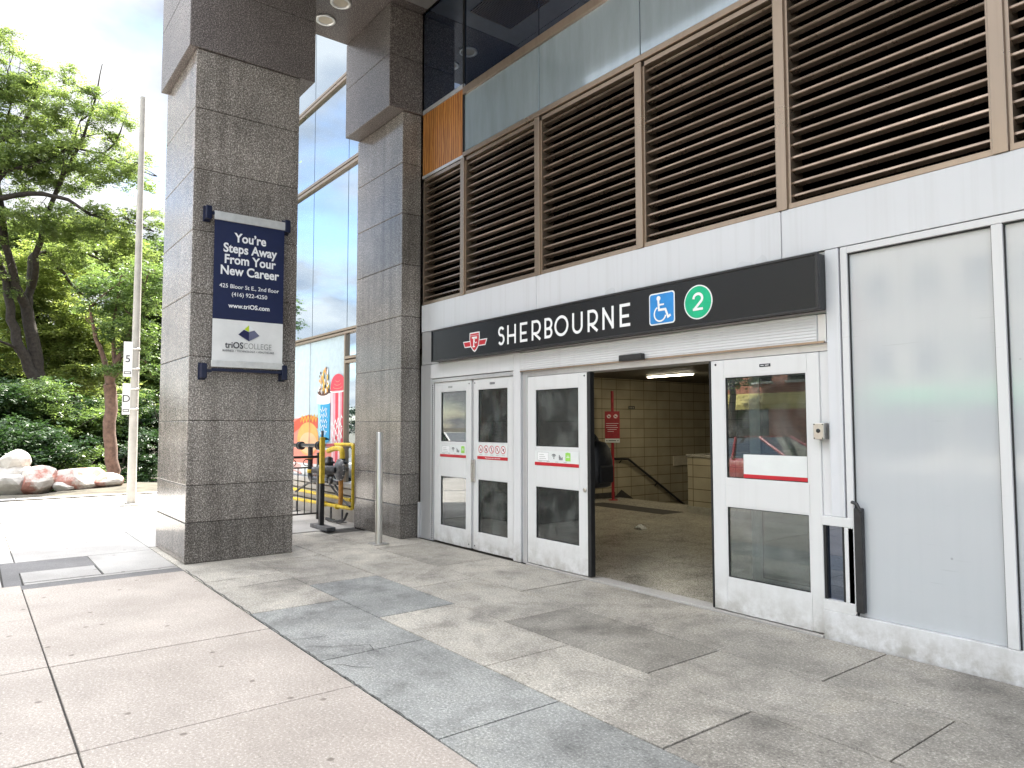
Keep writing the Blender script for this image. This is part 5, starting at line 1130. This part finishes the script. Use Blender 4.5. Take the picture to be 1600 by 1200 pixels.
# rocks
for i, ((x, y, z), s_, lab, sc) in enumerate((((-20.5,.87,.22),.42,'pale rock with a dark split at the far left of the rock row',(1,1,.7)), ((-20.35,1.42,.28),.40,'reddish stained rock second from the left of the row',(1,1.1,.8)), ((-20.4,2.25,.26),.42,'large pale rock with a red stained flank below the leaning trunk',(1,1.3,.8)), ((-20.3,2.85,.2),.34,'low red-brown stained rock at the foot of the brown trunk',(1,1.2,.55)), ((-20.75,.95,.72),.30,'grey rounded boulder sitting higher at the left edge',(1,1,.9)), ((-20.2,1.95,.12),.24,'smallest pale rock between the two stained ones',(1,1,.7)), ((-20.75,.95,.22),.44,'broad dark rock carrying the grey boulder',(1.1,1.2,.9)))):
    bm = bmesh.new(); bmesh.ops.create_icosphere(bm, subdivisions=3, radius=1.0); rg = np.random.default_rng(80+i); cuts = rg.normal(size=(11, 3)); cuts /= np.linalg.norm(cuts, axis=1)[:, None]; cd = rg.uniform(.62, .9, 11)
    mb = MB()
    for v in bm.verts:
        p = np.array(v.co)
        for c_, d in zip(cuts, cd):
            e_ = p@c_-d
            if e_ > 0: p = p-c_*e_*.9
        v.co = Vector(p*s_*np.array(sc)*1.15)
    bm.verts.index_update(); allv = [(v.co.x+x, v.co.y+y, v.co.z+z) for v in bm.verts]
    red = i in (1, 2, 3)
    for f in bm.faces: mb.f.append(tuple(v.index for v in f.verts)); mb.t.append(1.0); mb.sm.append(False)
    mb.v = allv; bm.free(); t = thing('rock', (x, y, 0), lab, 'rock', 'rocks along the pavement end'); mb.build('stone', 'rock_red' if red else 'rock', t)

# ------------------------------------------------------------------ across the street: what the doors and windows reflect
MT['carred'] = plain('red_car_paint', (.20, .015, .022), .25, var=.03, coat=.6); MT['carwhite'] = plain('white_car_paint', (.75, .75, .75), .25, var=.03, coat=.6); MT['carglass'] = mirror_glass('car_glass', (.9, .95, 1), .12, (.012, .014, .016))
MT['rim'] = plain('wheel_rim', (.5, .5, .52), .3, metal=.8); MT['tyre'] = plain('tyre', (.015, .015, .015), .8); MT['headlamp'] = plain('headlamp_lens', (.7, .7, .72), .15); MT['tail'] = plain('tail_lamp', (.4, .01, .01), .2)
def car(x, y, mt, label, heading=1):
    t = thing('parked_car', (x, y, -.15), label, 'car', 'cars parked along the kerb'); Z = -.15; W2 = .9
    st_ = [(-2.2, .45, .62), (-2.15, .32, .78), (-1.7, .24, .93), (-.9, .22, .97), (.6, .22, .98), (1.3, .22, .93), (2.0, .26, .80), (2.2, .34, .66)]
    mb = MB(); ring_ = []
    for (u, lo, hi) in st_:
        w = W2*(1 if abs(u) < 1.8 else .88); ring_.append([(u, -w*.96, lo), (u, -w, lo+.18), (u, -w*.98, hi-.10), (u, -w*.86, hi), (u, w*.86, hi), (u, w*.98, hi-.10), (u, w, lo+.18), (u, w*.96, lo)])
    vs_ = [(x+p[0]*heading, y+p[1], Z+p[2]) for R_ in ring_ for p in R_]; n = 8
    mb.add(vs_, [(i*n+k_, i*n+(k_+1) % n, (i+1)*n+(k_+1) % n, (i+1)*n+k_) for i in range(len(st_)-1) for k_ in range(n)]+[tuple(range(n)), tuple(range((len(st_)-1)*n, len(st_)*n))], 1, True)
    cab = [(-1.75, .90), (-1.0, 1.40), (.25, 1.44), (1.15, .94)]
    roof = [(x+a*heading, y+s_*.62, Z+zz_) for a, zz_ in ((-1.0, 1.41), (-.4, 1.46), (.25, 1.45)) for s_ in (-1, 1)]; mb.add(roof, [(0, 1, 3, 2), (2, 3, 5, 4)], 1, True)
    for s_ in (-1, 1):
        for a, b in ((( -1.75, .80, .92), (-1.0, .63, 1.41)), ((-.35, .82, .95), (-.38, .635, 1.44)), ((1.15, .80, .93), (.25, .63, 1.445))): mb.tube([(x+a[0]*heading, y+s_*a[1], Z+a[2]), (x+b[0]*heading, y+s_*b[1], Z+b[2])], .035, 6)
    mb.build('body', mt, t)
    for pl in ([(-1.75, -.78, .9), (-1.75, .78, .9), (-1.0, .62, 1.41), (-1.0, -.62, 1.41)], [(1.15, -.78, .92), (1.15, .78, .92), (.25, .62, 1.445), (.25, -.62, 1.445)], [(-1.72, -.80, .92), (1.12, -.80, .93), (.25, -.635, 1.44), (-1.0, -.635, 1.40)], [(-1.72, .80, .92), (1.12, .80, .93), (.25, .635, 1.44), (-1.0, .635, 1.40)]):
        q = MB(); q.add([(x+a*heading, y+b, Z+c_) for a, b, c_ in pl], [(0, 1, 2, 3)]); q.build('window', 'carglass', t)
    for u in (-1.35, 1.35):
        for s_ in (-1, 1):
            q = MB(); q.lathe((x+u*heading, y+s_*.68, Z+.32), (0, s_, 0), [(0, .20), (0, .31), (.03, .325), (.19, .325), (.22, .30), (.22, .20)], 24); wh = q.build('wheel', 'tyre', t); q = MB(); q.lathe((x+u*heading, y+s_*.68, Z+.32), (0, s_, 0), [(.20, .20), (.21, .12), (.225, .05), (.225, 0)], 20); q.build('rim', 'rim', wh)
    for s_ in (-1, 1):
        q = MB(); q.box(x+2.13*heading, x+2.22*heading, y+s_*.68-.14, y+s_*.68+.14, Z+.58, Z+.70, .02); q.build('headlight', 'headlamp', t); q = MB(); q.box(x-2.22*heading, x-2.12*heading, y+s_*.68-.14, y+s_*.68+.14, Z+.62, Z+.76, .02); q.build('tail_light', 'tail', t)
    return t
car(-9.6, -4.6, 'carred', 'red car parked at the kerb, mirrored in the right sliding door'); car(-23.0, -4.6, 'carwhite', 'white car parked at the kerb, mirrored in the left swing door')
MT['brick'] = plain('red_brick', (.30, .12, .08), .85, var=.25, vscale=8); MT['cream'] = plain('cream_render', (.55, .50, .42), .8, var=.1); MT['stone'] = plain('grey_stone', (.38, .38, .37), .8, var=.15)
MT['awn_green'] = plain('green_awning', (.04, .38, .14), .7); MT['awn_yellow'] = plain('yellow_awning', (.36, .30, .10), .7)
for x0, x1, hgt, mt, aw, lab in ((-3, 9, 9, 'stone', 'awn_green', 'grey stone shop building across the street, mirrored at the right'), (-16, -3.1, 10.5, 'cream', 'awn_green', 'cream shop building with a green awning across the street'), (-28, -16.1, 8, 'brick', 'awn_yellow', 'red brick shop building with a yellow awning across the street')):
    t = thing('shop_building', ((x0+x1)/2, -22, 0), lab, 'building', 'shops across the street'); q = MB(); q.box(x0, x1, -32, -22, -.1, hgt, .03); q.box(x0-.02, x1+.02, -32, -21.85, hgt, hgt+.35, .03); q.build('wall', mt, t)
    n = int((x1-x0)/2.0)
    for fl_ in range(1, int(hgt/3)):
        for i in range(n):
            q = MB(); q.box(x0+.5+i*2, x0+1.6+i*2, -22.03, -21.97, fl_*3+.8, fl_*3+2.4); w = q.build('window', 'carglass', t); q = MB(); q.box(x0+.42+i*2, x0+1.68+i*2, -22.02, -21.88, fl_*3+.68, fl_*3+.8); q.build('sill', 'stone', w)
    for i in range(int((x1-x0)/4)):
        q = MB(); q.box(x0+.4+i*4, x0+3.4+i*4, -22.03, -21.96, .4, 2.6); q.build('shop_window', 'carglass', t)
    q = MB(); q.add([(x0+.3, -21.95, 3.2), (x1-.3, -21.95, 3.2), (x1-.3, -20.8, 2.6), (x0+.3, -20.8, 2.6), (x1-.3, -20.8, 2.35), (x0+.3, -20.8, 2.35)], [(0, 1, 2, 3), (3, 2, 4, 5)]); q.build('awning', aw, t)
for (x, y, lab) in ((-33, -12, 'street tree mirrored in the left swing door'), (-28, -17.5, 'street tree at the far end of the brick shop across the street'), (-20, -18, 'street tree before the yellow awning of the brick shop')):
    t = thing('street_tree', (x, y, 0), lab, 'tree', 'street trees across the road'); limbs('trunk', [([(x, y, -.2), (x+.1, y, 2.2), (x, y+.1, 4.5), (x, y, 6.5)], [.22, .17, .12, .05])], 'bark', t)
    leaves('crown', [(x, y, 5.2, 2.2, 1.6, 1), (x+1, y+.8, 6.8, 1.8, 1.5, 1), (x-1, y-.6, 6.6, 1.8, 1.4, 1), (x, y, 8.2, 1.4, 1.1, 1)], 200, .24, 'leaf_mid', t, int(abs(x)), .15, 5)
